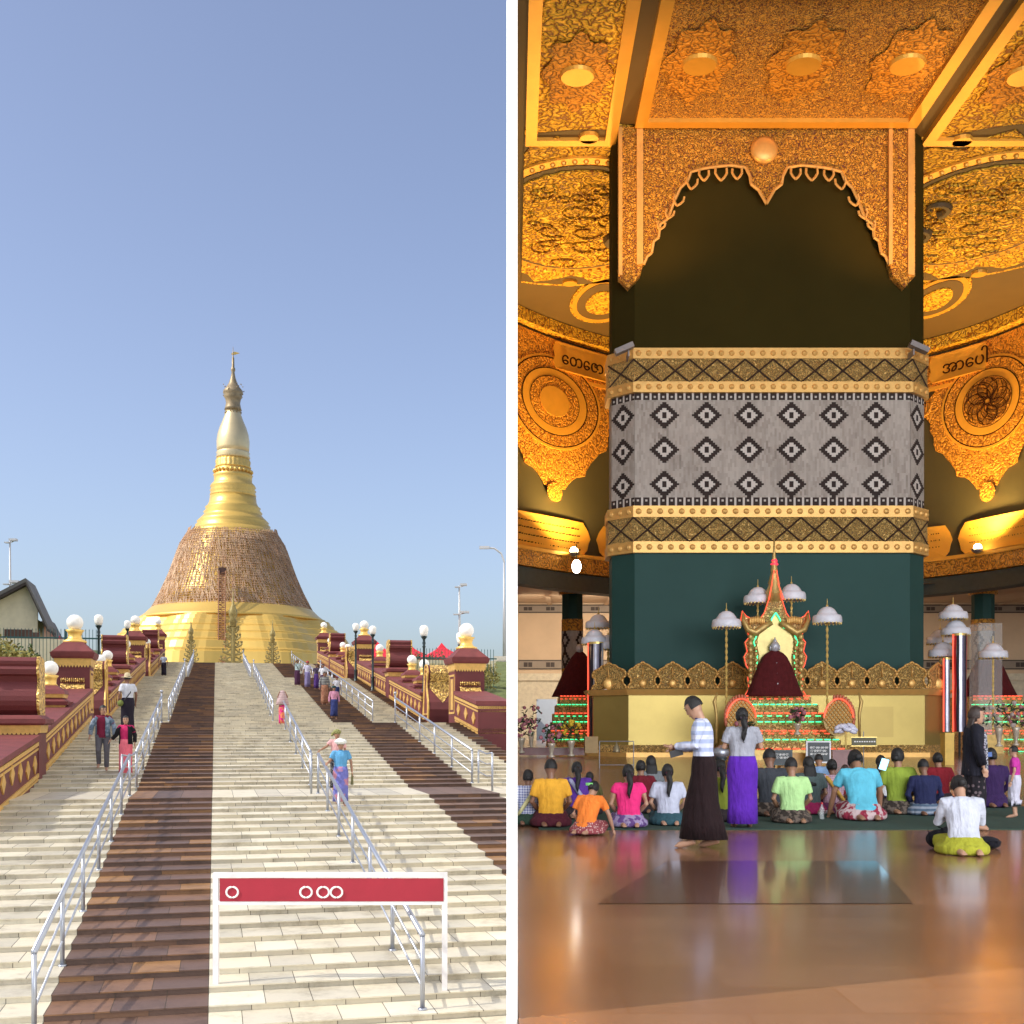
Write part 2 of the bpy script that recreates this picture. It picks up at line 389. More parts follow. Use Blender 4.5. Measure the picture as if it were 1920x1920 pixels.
def wall_run(label, side, va, vb):
    """sloped balustrade wall; side -1 left, +1 right; inner face towards the stairs"""
    ui = UL if side < 0 else UR; t = thing('balustrade_wall', label, 'balustrade', L(ui, va, slopez(va)), TH, 'maroon and gold balustrades')
    z = lambda v: slopez(v) - slopez(va)
    s = side
    def bar(h0, h1, o0, o1, name, mt, steps=1):
        m = MB(); A, B = 0, vb - va; za, zb = z(va), z(vb)
        x0, x1 = s*(-o0), s*(1.05 + o1)
        if steps: m.loft([[(x0, A, za+h0), (x1, A, za+h0), (x1, A, za+h1), (x0, A, za+h1)], [(x0, B, zb+h0), (x1, B, zb+h0), (x1, B, zb+h1), (x0, B, zb+h1)]])
        o = m.build(name, mt, t); fix_normals(o); return o
    bar(-1.6, 1.0, 0, 0, 'wall', MAROON); bar(1.0, 1.12, .07, .07, 'cap', MAROON2)
    bar(.86, .95, .03, 0, 'gold_band', GOLD2); bar(.76, .81, .02, 0, 'gold_band', GOLD2)
    bar(.05, .10, .02, 0, 'gold_band', GOLD2); bar(.13, .22, .035, 0, 'gold_band', GOLD2)
    n = max(1, int((vb - va) / .95))
    for i in range(n):
        c = (i + .5) * (vb - va) / n; m = MB(); zc = z(va + c) + .49
        q = [(c - .25, -.02), (c, .21), (c + .25, .02), (c, -.21)]
        m.prism(q, lambda y, h: (s*(-.03), y, zc + h), (s*.032, 0, 0)); o = m.build('diamond', GOLD2, t); fix_normals(o)
    return t
def pedestal(label, side, v, big=True, h=2.75, w=1.05):
    ui = UL if side < 0 else UR; uc = ui + side*.55
    t = thing('lamp_pedestal', label, 'pedestal', L(uc, v, slopez(v) - .1), TH, 'maroon lamp pedestals')
    hw = w/2; dp = .62
    if big:
        m = MB(); moulded(m, -hw, hw, -dp, dp, [(0, h*.80, 0, -.0, 0)], 0); m.build('shaft', MAROON, t)
        m = MB(); moulded(m, -hw, hw, -dp, dp, [(h*.72, h*.80, .03, .05, 0)], 0)
        for i in range(11):
            for yy in (-dp - .04,):
                x = -hw + w*(i+.5)/11; m.add([(x-.045, yy, h*.72), (x+.045, yy, h*.72), (x, yy, h*.69)], [(0, 1, 2)])
                m.add([(-side*(hw+.04), -dp + 2*dp*(i+.5)/11 - .05, h*.72), (-side*(hw+.04), -dp + 2*dp*(i+.5)/11 + .05, h*.72), (-side*(hw+.04), -dp + 2*dp*(i+.5)/11, h*.69)], [(0, 1, 2)])
        m.build('gold_frieze', GOLD2, t)
        m = MB(); moulded(m, -hw, hw, -dp, dp, [(h*.80, h*.825, .10, .14, 0), (h*.825, h*.87, .14, .17, 0), (h*.87, h*.885, .12, .12, 0), (h*.885, h, .10, -.22, 0)], 0); m.build('cornice', MAROON2, t)
        m = MB(); s = -side
        for (za, zb, y0, y1, e) in ((.15*h, .66*h, -.5, .5, .02), ):
            for a in (y0, y1 - .07): m.box(min(s*hw, s*(hw+e)), max(s*hw, s*(hw+e)), a, a+.07, za, zb)
            for a in (za, zb-.07): m.box(min(s*hw, s*(hw+e+.004)), max(s*hw, s*(hw+e+.004)), y0, y1, a, a+.07)
            m.box(min(s*hw, s*(hw+e*.8)), max(s*hw, s*(hw+e*.8)), -.22, .22, za+.15, zb-.15)
        m.build('side_panel_frame', GOLD2, t)
        goldpanel(w*.72, h*.22, -dp - .01, h*.36, t)
        m = MB(); m.lathe([(.36, h-.01), (.38, h+.05), (.24, h+.12), (.20, h+.22), (.23, h+.33), (.30, h+.42), (.22, h+.44)], n=16, wob=lambda j, z: 1 + .05*(j % 2)); m.build('finial_base', GOLD, t, smooth=True)
        top = h + .42; r = .27
    else:
        m = MB(); moulded(m, -hw, hw, -dp*.8, dp*.8, [(0, h*.62, 0, 0, 0)], 0); m.build('shaft', MAROON, t)
        m = MB(); moulded(m, -hw, hw, -dp*.8, dp*.8, [(h*.62, h*.68, .03, .05, 0), (h*.80, h*.86, .0, .02, 0)], 0); m.build('gold_frieze', GOLD2, t)
        m = MB(); moulded(m, -hw, hw, -dp*.8, dp*.8, [(h*.68, h*.74, .12, .15, 0), (h*.74, h*.80, .10, -.05, 0), (h*.86, h*.93, .05, .0, 0), (h*.93, h, -.05, -.2, 0)], 0); m.build('cornice', MAROON2, t)
        goldpanel(w*.7, h*.32, -dp*.8 - .01, h*.2, t)
        m = MB(); m.lathe([(.22, h-.01), (.16, h+.06), (.17, h+.2), (.23, h+.28), (.17, h+.3)], n=14, wob=lambda j, z: 1 + .05*(j % 2)); m.build('finial_base', GOLD, t, smooth=True)
        top = h + .28; r = .22
    g = MB(); g.ball((0, 0, r*.93), r, n=24, k=16)
    go = g.build('globe_lamp', GLOBE, smooth=True, loc=L(uc, v, slopez(v) - .1 + top), rz=TH)
    tag(go, 'white globe on the ' + label.replace('maroon ', '').replace('big ', '').replace('small ', ''), 'globe lamp', 'round white globe lamps')
    return t
def hood(label, side, v, w=1.15, h=2.95):
    ui = UL if side < 0 else UR; uc = ui + side*.55
    t = thing('hooded_pier', label, 'pier', L(uc, v, slopez(v) - .1), TH, 'maroon hooded piers')
    hw = w/2; dp = .6
    m = MB(); moulded(m, -hw, hw, -dp, dp, [(0, h*.40, 0, 0, 0)], 0); m.build('base', MAROON, t)
    m = MB(); moulded(m, -hw, hw, -dp, dp, [(h*.40, h*.46, .03, .05, 0)], 0)
    for i in range(12):
        x = -hw + w*(i+.5)/12; m.add([(x-.045, -dp-.035, h*.40), (x+.045, -dp-.035, h*.40), (x, -dp-.035, h*.375)], [(0, 1, 2)])
    m.build('gold_frieze', GOLD2, t)
    m = MB(); moulded(m, -hw, hw, -dp, dp, [(h*.46, h*.475, .10, .16, 0), (h*.475, h*.51, .16, .16, 0), (h*.51, h*.54, .1, .0, 0)], 0); m.build('cornice', MAROON2, t)
    # curved shell: side profile in (y, z), extruded across x
    prof = [(-.30, .54)] + [(-.30 - .28*sin(pi*q/8)**.8 * (1 - q/16), .54 + .30*q/8) for q in range(1, 8)] + [(-.42, .845), (-.50, .86), (-.52, .90), (-.47, .925), (-.49, .94), (-.50, .965), (-.42, .995), (-.2, 1.0), (.2, .985), (.34, .95), (.38, .85), (.40, .54)]
    prof = [(y*1.1, z*h) for y, z in prof]
    m = MB(); m.prism(prof, lambda y, z: (-hw + .06, y, z), (w - .12, 0, 0)); o = m.build('hood_shell', MAROON, t); fix_normals(o)
    for sx in (-1, 1):
        m = MB(); c = [(y*1.04, h*.77 + (z - h*.77)*1.03) for y, z in prof]
        m.prism(c, lambda y, z: (sx*(hw - .055), y, z), (sx*.055, 0, 0)); o = m.build('gilded_cheek', GOLDC, t); fix_normals(o)
    goldpanel(w*.75, h*.2, -dp - .01, h*.12, t)
    return t
def scroll(label, side, v, h=2.35, w=1.15):
    ui = UL if side < 0 else UR; uc = ui + side*.62
    t = thing('scroll_end', label, 'scroll end', L(uc, v, slopez(v) - .05), TH, 'S-shaped scroll ends')
    prof = [(-.55, 0), (-.62, .3), (-.66, .55), (-.6, .85), (-.42, 1.15), (-.30, 1.4), (-.30, 1.65), (-.42, 1.85), (-.5, 2.02), (-.45, 2.2), (-.25, 2.33), (.0, 2.35), (.22, 2.25), (.35, 2.0), (.38, 1.6), (.5, 1.0), (.62, .5), (.65, 0)]
    prof = [(y, z*h/2.35) for y, z in prof]
    m = MB(); m.prism(prof, lambda y, z: (-w/2, y, z), (w, 0, 0)); o = m.build('scroll_body', MAROON, t); fix_normals(o)
    m = MB(); a = prof[5:12]                 # gilded front tongue in the upper hollow
    for (y0, z0), (y1, z1) in zip(a[:-1], a[1:]): m.quad((-w*.42, y0-.012, z0), (w*.42, y0-.012, z0), (w*.42, y1-.012, z1), (-w*.42, y1-.012, z1))
    m.add([(-w*.42, prof[5][0]-.012, prof[5][1]), (0, prof[3][0]-.03, prof[3][1]*.95), (w*.42, prof[5][0]-.012, prof[5][1])], [(0, 1, 2)])
    m.build('gilded_tongue', GOLDC, t)
    s = -side
    for kk, rr in enumerate((1.0, .86, .7)):
        m = MB(); q = [(y*rr, h*.5 + (z - h*.5)*rr) for y, z in prof]
        for A, B in zip(q, q[1:] + q[:1]): m.tube([(s*(w/2+.01), *A), (s*(w/2+.01), *B)], .035, 5)
        m.build('gold_scroll_line', GOLD2, t)
    return t
sd_n = {-1: 'left', 1: 'right'}
pos_n = {1: 'second flight', 2: 'third flight', 3: 'topmost flight'}
for side in (-1, 1):
    S_ = sd_n[side]
    for fi in (1, 2, 3):
        v0, v1, z0 = FL[fi]; Lh = v1 - v0; f = pos_n[fi]
        if side > 0 and fi == 1:
            wall_run('maroon and gold balustrade wall running off the %s side of the %s' % (S_, f), side, 37.0, v1 + .3)
            pedestal('big maroon pedestal at the head of the %s, %s side' % (f, S_), side, v1 + 1.0)
            continue
        vm = {1: 29.6, 2: 57.5, 3: 88.0}[fi]
        a = v0 + (1.2 if fi > 1 else -6)
        wall_run('lower maroon balustrade wall with gold diamonds, %s side of the %s' % (S_, f), side, a, vm - .6)
        wall_run('upper maroon balustrade wall with gold diamonds, %s side of the %s' % (S_, f), side, vm + .6, v1 + .4)
        hood('maroon hooded pier midway up the %s, %s side' % (f, S_), side, vm)
        pedestal('big maroon pedestal at the head of the %s, %s side' % (f, S_), side, v1 + 1.0)
        pedestal('small maroon pedestal above the hooded pier, %s side of the %s' % (S_, f), side, vm + (v1 - vm)*.54, False, 1.75, .8)
        if fi > 1:
            pedestal('small maroon pedestal just below the hooded pier, %s side of the %s' % (S_, f), side, vm - (vm-v0)*.36, False, 1.75, .8)
            pedestal('small maroon pedestal by the scroll end, %s side of the %s' % (S_, f), side, vm - (vm-v0)*.66, False, 1.75, .8)
            scroll('maroon scroll end at the foot of the %s, %s side' % (f, S_), side, v0 + .4)
# gold corner strips of the piers that face the camera on the left wall's landing side
# ---------------------------------------------------------------- street lamps
def street_lamp():
    t = thing('street_lamp', '', 'street lamp', (0, 0, 0), TH, 'slim black street lamps')
    m = MB(); m.lathe([(.17, 0), (.17, .12), (.10, .18), (.085, .75), (.11, .8), (.06, .88), (.05, 2.6), (.08, 2.64), (.05, 2.7), (.075, 2.8), (.05, 2.88), (.06, 2.95), (.13, 3.05), (.15, 3.07), (.05, 3.08)], n=12); m.build('post', BLACKM, t, smooth=True)
    m = MB(); m.lathe([(.06, 3.08), (.13, 3.1), (.17, 3.22), (.19, 3.38), (.175, 3.46), (.12, 3.52), (.02, 3.55)], n=16); m.build('lamp_globe', GLOBE, t, smooth=True)
    return t
base = street_lamp()
for i, (X, Ytop, D, lab) in enumerate([
    (865, 1184, 42.5, 'slim black street lamp between the scroll end and big pedestal on the right'),
    (795, 1172, 49, 'slim black street lamp behind the right hooded pier, before the red tents'),
    (699, 1173, 62, 'black street lamp whose globe peeks out behind a round globe, right side'),
    (667, 1168, 68, 'leftmost slim black street lamp on the right side of the stairway'),
    (137, 1167, 48, 'slim black street lamp left of the big globe on the left balustrade'),
    (185, 1152, 50, 'slim black street lamp right of the big globe on the left balustrade'),
    (239, 1163, 66, 'faint slim street lamp left of the golden stupa edge'),
    (257, 1156, 70, 'slim street lamp standing before the left edge of the golden stupa')]):
    o = base if i == 0 else dup(base, (0, 0, 0), TH)
    p = W(X, Ytop, D); o['label'] = lab; place(o, (p.x, p.y, p.z - 3.55), TH)
def high_pole(X, Yt, Yb, D, kind, label):
    a, b = W(X, Yt, D), W(X, Yb, D); h = a.z - b.z
    t = thing('floodlight_pole', label, 'light pole', b, 0)
    g = mat('galvanised pole', (.5, .5, .5), .5, .4, .1, 2, .02)
    m = MB(); m.tube([(0, 0, 0), (-.02*h*.3, 0, h)], [.11, .05], 8); m.build('post', g, t, smooth=True)
    if kind == 'flood':
        for zz, q in ((h*.98, .28), (h*.62, .36)):
            m = MB(); m.tube([(0, 0, zz), (q*1.3, -.2, zz+.1)], .03, 6); m.box(q*.2, q*1.8, -.45, -.1, zz+.06, zz+.2); m.box(-q*1.2, -q*.2, -.2, .1, zz-.04, zz+.03); m.build('floodlight', g, t)
    else:
        s = -1
        m = MB(); m.tube([(0, 0, h), (s*.2, 0, h+.55), (s*.6, 0, h+.85), (s*1.1, 0, h+.9)], .06, 6); m.box(-1.5, -.9, -.12, .12, h+.82, h+.98); m.build('lamp_arm', g, t)
high_pole(862, 1098, 1240, 80, 'flood', 'tall thin grey floodlight pole above the red tents')
high_pole(946, 1055, 1230, 70, 'curve', 'curved grey street light pole at the right end of the stairway')
high_pole(20, 1013, 1230, 75, 'flood', 'grey floodlight pole above the roof of the building on the left')
# ---------------------------------------------------------------- green fences
def fence(label, ua, ub, v, z, h):
    t = thing('iron_fence', label, 'fence', L(ua, v, z), TH, 'dark green iron fences')
    ln = ub - ua; n = int(ln / .16)
    m = MB()
    for i in range(n):
        x = i*ln/n; m.box(x-.012, x+.012, -.012, .012, 0, h); m.add([(x-.02, 0, h), (x+.02, 0, h), (x, 0, h+.1)], [(0, 1, 2)])
    m.build('bars', FENCEG, t)
    for zz in (.15, h*.78):
        m = MB(); m.box(0, ln, -.035, .035, zz, zz+.07); m.build('cross_bar', FENCEG, t)
    for i in range(int(ln/3) + 1):
        m = MB(); m.box(i*3-.05, i*3+.05, -.05, .05, -.5, h+.05); m.build('post', FENCEG, t)
fence('dark green iron fence behind the left balustrade', -22, -5.3, 60, stepz(60)+1.05, 1.85)
fence('dark green iron fence behind the right balustrade, before the red tents', 9.6, 14.3, 60, stepz(60)+.15, 2.1)
CREAM = mat('cream plaster', (.62, .55, .38), .8, 0, .15, 1.2, .1)
t = thing('boundary_wall', 'low cream wall behind the fence on the right', 'wall', L(9.6, 64, stepz(64)+.1), TH)
m = MB(); m.box(0, 5.6, 0, .3, 0, 1.4); m.build('wall', CREAM, t); m = MB()
for i in range(12): m.box(i*.46, i*.46+.3, -.03, 0, .6, 1.2)
m.build('pierced_panels', mat('yellowed stone', (.45, .36, .18), .8), t)
t = thing('boundary_wall', 'low cream wall behind the fence on the left', 'wall', L(-22, 64, stepz(64)+.6), TH)
m = MB(); m.box(0, 15.5, 0, .3, 0, 1.7); m.build('wall', CREAM, t)
SHR = mat('shrub leaves', (.05, .085, .02), .8, 0, .5, 5, .2); SHR2 = mat('yellowed shrub leaves', (.20, .17, .03), .8, 0, .5, 5, .2)
def shrub(label, u, v, h, r_, seed, mt):
    z0 = slopez(v) + (1.2 if u < 0 else .3); t = thing('shrub', label, 'shrub', L(u, v, z0), TH, 'clipped shrubs beside the stairway'); rr = random.Random(seed)
    m = MB()
    for i in range(700):
        a, b_ = rr.uniform(0, 2*pi), rr.uniform(-.2, 1); q_ = (.55 + .45*rr.random())*(1 + .18*sin(3*a+seed)); c = Vector((r_*q_*cos(a)*sqrt(1-b_*b_*.8), r_*q_*sin(a)*sqrt(1-b_*b_*.8), h*(.3+.7*b_*q_)))
        d_ = Vector((rr.uniform(-1, 1), rr.uniform(-1, 1), rr.uniform(-1, 1))).normalized()*.09; e_ = d_.orthogonal().normalized()*.05
        m.add([c-d_, c+e_, c+d_, c-e_], [(0, 1, 2, 3)])
    m.build('crown', mt, t); m = MB(); m.tube([(0, 0, -1), (0, 0, h*.5)], .05, 6); m.build('trunk', DARKS, t)
DARKS = mat('dark bark', (.05, .035, .02), .9)
for i, (u, v, h, r_) in enumerate([(11, 52, 1.5, 1.0), (12.4, 57.5, 1.3, 1.1), (13.6, 60.5, 1.4, .9), (11.6, 66, 1.6, 1.2), (-6.6, 40, 1.3, .8), (-7, 46, 1.5, .9), (-8, 52, 1.4, 1), (-10, 57, 1.5, 1.1), (-13, 58.5, 1.6, 1.2), (-16, 58.5, 1.3, 1.1)]):
    lab = ('first', 'second', 'third', 'fourth', 'fifth', 'sixth')[i if i < 4 else i-4]
    shrub('%s shrub from the near end behind the %s balustrade' % (lab, 'right' if i < 4 else 'left'), u, v, h, r_, i, SHR2 if i % 3 else SHR)
# ---------------------------------------------------------------- red tents, roofs
RED = fabric('red tent cloth', (.65, .03, .05), rough=.7); REDP = fabric('pink red tent cloth', (.8, .10, .14), rough=.7)
def tent(X, Y, D, w, label):
    p = W(X, Y, D); t = thing('market_tent', label, 'tent', (p.x, p.y, p.z - 3.6), TH, 'red peaked tents')
    m = MB(); hw = w/2
    for a in range(4):
        q = [(cos(a*pi/2+pi/4+b)*hw*1.35, sin(a*pi/2+pi/4+b)*hw*1.35) for b in (0, pi/2)]
        for k_ in range(6):
            f0, f1 = k_/6, (k_+1)/6; h0, h1 = 3.6 - 1.15*(f0**.6), 3.6 - 1.15*(f1**.6)
            m.quad((q[0][0]*f0, q[0][1]*f0, h0), (q[1][0]*f0, q[1][1]*f0, h0), (q[1][0]*f1, q[1][1]*f1, h1), (q[0][0]*f1, q[0][1]*f1, h1), a % 2)
    m.build('canopy', [RED, REDP], t)
    m = MB(); m.box(-hw*.955, hw*.955, -hw*.955, hw*.955, 2.15, 2.44); m.build('valance', RED, t)
    for sx in (-1, 1):
        for sy in (-1, 1): m = MB(); m.box(sx*hw*.93-.04, sx*hw*.93+.04, sy*hw*.93-.04, sy*hw*.93+.04, 0, 2.2); m.build('leg', STEEL, t)
tent(708, 1203, 82, 3.4, 'red peaked tent just right of the third lamp globe')
tent(768, 1206, 84, 3.6, 'red peaked tent behind the right hooded pier')
tent(828, 1205, 80, 3.6, 'red peaked tent under the floodlight pole')
tent(112, 1192, 78, 3.4, 'small red tent beside the cream building on the left')
# ---------------------------------------------------------------- cream buildings on the left
ROOF = mat('grey roof sheet', (.09, .085, .075), .6, 0, .2, 1, .3, 6); DARKW = mat('dark eaves timber', (.035, .025, .02), .8); SHUT = mat('dark shutters', (.09, .04, .025), .7)
def gable_house(label, X0, X1, Ye, Yr, Yb, D, dep, n_win):
    a = W(X0, Yb, D); b = W(X1, Ye, D); w = b.x - a.x; h = b.z - a.z; ridge = (W(X0, Yr, D).z - a.z)
    t = thing('cream_building', label, 'building', a, TH, None)
    m = MB(); m.box(-w*1.2, w, 0, dep, -6, h); m.build('wall', CREAM, t)
    m = MB(); ov = .6
    for (x0, z0, x1, z1) in ((w+ov, h-.55, .72*w, ridge), (.72*w, ridge, -1.2*w-ov, h-.55)):
        m.loft([[(x0, -ov, z0), (x1, -ov, z1), (x1, -ov, z1+.22), (x0, -ov, z0+.22)], [(x0, dep+ov, z0), (x1, dep+ov, z1), (x1, dep+ov, z1+.22), (x0, dep+ov, z0+.22)]])
    o = m.build('roof', [ROOF], t); fix_normals(o)
    zr = h - .55 + ov/(w + ov - .72*w)*(ridge - h + .55); m = MB(); m.prism([(w, h-.01), (w, zr-.05), (.72*w, ridge-.05), (-1.2*w, h-.01)], lambda x, z: (x, .02, z), (0, .2, 0)); m.build('gable', CREAM, t)
    m = MB()
    for (x0, z0, x1, z1) in ((w+ov, h-.55, .72*w, ridge), (.72*w, ridge, -1.2*w-ov, h-.55)):
        m.loft([[(x0, -ov*.98, z0-.16), (x1, -ov*.98, z1-.16), (x1, -ov*.98, z1-.01), (x0, -ov*.98, z0-.01)], [(x0, dep+ov*.9, z0-.16), (x1, dep+ov*.9, z1-.16), (x1, dep+ov*.9, z1-.01), (x0, dep+ov*.9, z0-.01)]])
    o = m.build('eaves_soffit', DARKW, t); fix_normals(o)
    for i in range(n_win):
        m = MB(); x = w*.12 + i*w*.36; m.box(x, x+.75, -.05, 0, h*.35, h*.35+1.4); wo = m.build('window', SHUT, t)
        m = MB(); m.box(x-.08, x+.83, -.08, 0, h*.35-.1, h*.35); m.build('sill', CREAM, wo)
gable_house('cream gabled building with dark eaves at the left edge', 0, 66, 1160, 1092, 1262, 66, 2.5, 2)
gable_house('lower cream building stepping down behind the gabled one', 62, 98, 1205, 1166, 1262, 78, 3, 1)
t = thing('brown_sign_board', 'blank brown sign board on the left fence', 'sign board', W(60, 1197, 58), TH)
m = MB(); m.box(-.35, .35, -.03, .03, 0, .3); m.build('panel', SHUT, t); m = MB(); m.box(-.03, .03, -.02, .02, -1.6, 0); m.build('post', SHUT, t)

# ---------------------------------------------------------------- the golden stupa
DS = 240.0; KS = DS / F; uS, vS = uv(437, DS)
t = thing('stupa', 'towering golden stupa wrapped in bamboo scaffolding beyond the stairway', 'stupa', (W(437, HY, DS).x, DS, E + 5), TH)
def zY(Y): return (HY - Y) * KS - 5
GOLDS = mat('gilded stupa skin', (.88, .56, .13), .36, .42, .10, .12, .06, .8)
GOLDU = mat('pale gilded metal', (.82, .64, .34), .38, .6, .14, .2, .08, .8)
def lat(name, rows, mt, n=96, wob=None, a0=0, smooth=True):
    m = MB(); m.lathe([(r*KS, zY(y)) for r, y in rows][::-1], n=n, wob=wob, a0=a0); o = m.build(name, mt, t, smooth=smooth); return o
lat('spire', [(.3, 650), (1.0, 668), (2.2, 672), (2.6, 689), (4, 691), (4, 695), (2.8, 698), (4.5, 708), (8, 719), (13, 727), (18, 733), (18.5, 738), (16, 741), (17.5, 744), (14.5, 748), (13, 756), (14.5, 764), (16, 769)], mat('tarnished spire gold', (.36, .27, .15), .5, .4, .35, .9, .6, 3), 32)
m = MB(); f = lambda x, y: (x*KS, 0, zY(y)); m.prism([(0, 661), (3, 659), (12, 661), (5, 664), (2, 665), (-3, 665), (-3, 662)], f, (0, .2, 0)); m.build('vane', GOLD, t)
m = MB()
for i in range(26):
    a = rnd.random()*2*pi; r = (17 + 3*rnd.random())*KS; z = zY(722 + 22*rnd.random()); m.ball((r*cos(a), r*sin(a), z), .12, n=5, k=4)
    a += 1; m.ball((15*KS*cos(a), 15*KS*sin(a), zY(770+6*rnd.random())), .12, n=5, k=4)
m.build('hanging_bells', mat('tarnished spire gold', (.4, .3, .18)), t)
lat('banana_bud', [(13.5, 769), (15, 778), (19, 789), (24.5, 802), (28.5, 815), (30.3, 828), (30, 840), (29, 850)], GOLDU)
lat('lotus_rings', [(29, 847), (31, 850), (29.5, 853), (31.5, 858), (29.5, 861)], GOLDU, wob=None)
lat('lotus_petals', [(29, 861), (31.5, 866), (30.5, 874), (32.5, 877), (31, 879)], GOLD, 96, wob=lambda j, z: 1 + .03*((j % 4) < 2))
m = MB()
for i in range(26): a = 2*pi*i/26; m.ball((34*KS*cos(a), 34*KS*sin(a), zY(885)), 3.3*KS, n=8, k=6)
m.build('bead_ring', GOLD, t, smooth=True)
lat('lotus_base', [(31, 878), (32.5, 882), (32, 889), (36.5, 892), (35, 895), (35, 905), (40, 910), (42, 914), (39.5, 917), (42.5, 921), (40.5, 924), (42.5, 929), (42, 932)], GOLD)
lat('turban_bands', [(42, 931), (43.5, 943), (47, 950), (51, 953), (49, 956), (54, 962), (52, 965), (56, 970), (60, 974), (66, 980), (64, 983), (69, 987), (68, 991), (74, 995), (79, 1000), (80, 1004)], GOLDS)
lat('bell_shoulder', [(79, 1001), (82, 1008), (87, 1016), (92, 1026), (97, 1040), (109, 1075), (123, 1108), (142, 1140)], GOLDS)
lat('bell_skirt', [(142, 1139), (151, 1147), (159, 1155), (167, 1161), (174, 1166)], GOLDS)
def redent(r, n=120):
    out = []
    for j in range(n):
        a = 2*pi*j/n; q = (a / (pi/4)) % 1; q = abs(q - .5)*2            # 0 mid-side .. 1 corner of an octagon
        lvl = 1.0 if q < .30 else (.99 if q < .5 else (.978 if q < .68 else (.965 if q < .84 else .952)))
        k_ = .45 + .55/cos((a + pi/8) % (pi/4) - pi/8)
        out.append((r*lvl*k_*cos(a), r*lvl*k_*sin(a)))
    return out
rows = [(170.2, 1165), (172.0, 1168), (177.7, 1169), (181.4, 1176), (185.1, 1177), (188.9, 1184), (192.6, 1185), (192.6, 1187), (196.4, 1188), (202.0, 1196), (205.7, 1197), (205.7, 1199), (209.4, 1201), (215.1, 1210), (219.7, 1212), (219.7, 1214), (224.4, 1216), (230.9, 1228), (234.7, 1230), (234.7, 1233), (239.4, 1235), (245.0, 1262), (248.7, 1264), (252.5, 1300)]
m = MB(); rings = []
for r, y in rows[::-1]: rings.append([(p[0]*KS, p[1]*KS, zY(y)) for p in redent(r)])
m.loft(rings); m.build('terraced_base', GOLDS, t)
# bamboo scaffolding
BAM = mat('weathered bamboo', (.50, .30, .17), .8, 0, .35, .6, 0)
def rad_at(y):
    rows_ = [(80, 998), (85, 1006), (95, 1022), (102, 1040), (114, 1075), (128, 1108), (144, 1140), (151, 1152)]
    for (r0, y0), (r1, y1) in zip(rows_[:-1], rows_[1:]):
        if y <= y1: return r0 + (r1-r0)*max(0, (y-y0)/(y1-y0))
    return 152
m = MB(); NV = 190
for i in range(NV):
    a = 2*pi*(i + .3*rnd.random())/NV
    if sin(a) > .35: continue
    ytop = 996 + rnd.random()*14 if (abs(cos(a)) > .6) else 1000 + 13*rnd.random()
    if abs(cos(a)) > .93: ytop = 992 + 10*rnd.random()
    y = ytop; prev = None
    while y < 1152:
        r = (rad_at(y) + rnd.random()*1.2 - .2)*KS; p = Vector((r*cos(a), r*sin(a), zY(y)))
        if prev: m.tube([prev, p], .075, 4, cap=False)
        prev = p; y += 8.5; a += (rnd.random() - .5)*.01
m.build('bamboo_uprights', BAM, t)
m = MB(); y = 1004
while y < 1150:
    r = (rad_at(y) + .6); pts = []
    for j in range(61):
        a = -pi*1.05 + pi*1.1*j/60; rr = (r + rnd.random()*.7)*KS; pts.append((rr*cos(a), rr*sin(a), zY(y) + (rnd.random()-.5)*.15))
    for A, B in zip(pts[:-1], pts[1:]):
        if rnd.random() < .93: m.tube([A, B], .07, 4, cap=False)
    y += 4.6
m.build('bamboo_ledgers', BAM, t)
m = MB()
for i in range(1500):
    a = -pi*rnd.random(); y = 1008 + 138*rnd.random(); r = (rad_at(y)+.9)*KS; y2 = min(1152, y + 7 + 8*rnd.random()); r2 = (rad_at(y2)+.9)*KS; da = .035
    m.tube([(r*cos(a), r*sin(a), zY(y)), (r2*cos(a+da), r2*sin(a+da), zY(y2))], .06, 3, cap=False)
m.build('bamboo_braces', mat('pale bamboo', (.62, .42, .25), .8, 0, .3, .6, 0), t)
m = MB(); hw = 5.5*KS                               # scaffold lift tower
yt, yb = -170*KS, -238*KS
def tw(f): return yt + (yb - yt)*f
for sx in (-1, 1):
    for dy in (0, 1.0): m.tube([(-22*KS + sx*hw, tw(1)+dy, zY(1262)), (-21*KS + sx*hw, tw(.0)+dy, zY(1128)), (-20*KS + sx*hw, -146*KS+dy, zY(1084))], .12, 5)
for i in range(44):
    f_ = i/44; z = zY(1262) + (zY(1084)-zY(1262))*f_; yy = tw(1) + (-146*KS - tw(1))*min(1, f_*1.02)
    m.tube([(-22*KS-hw-.1, yy, z), (-21*KS+hw+.1, yy, z)], .08, 4)
    m.tube([(-22*KS-hw*(1 if i % 2 else -1), yy, z), (-21*KS+hw*(1 if i % 2 else -1), yy, z+.45)], .06, 4)
m.build('lift_tower', mat('rusty scaffold', (.33, .15, .07), .8, 0, .3, 1, 0), t)
m = MB(); m.box(-27*KS, -14*KS, -150*KS, -141*KS, zY(1097), zY(1084)); m.build('lift_cabin', SHUT, t)
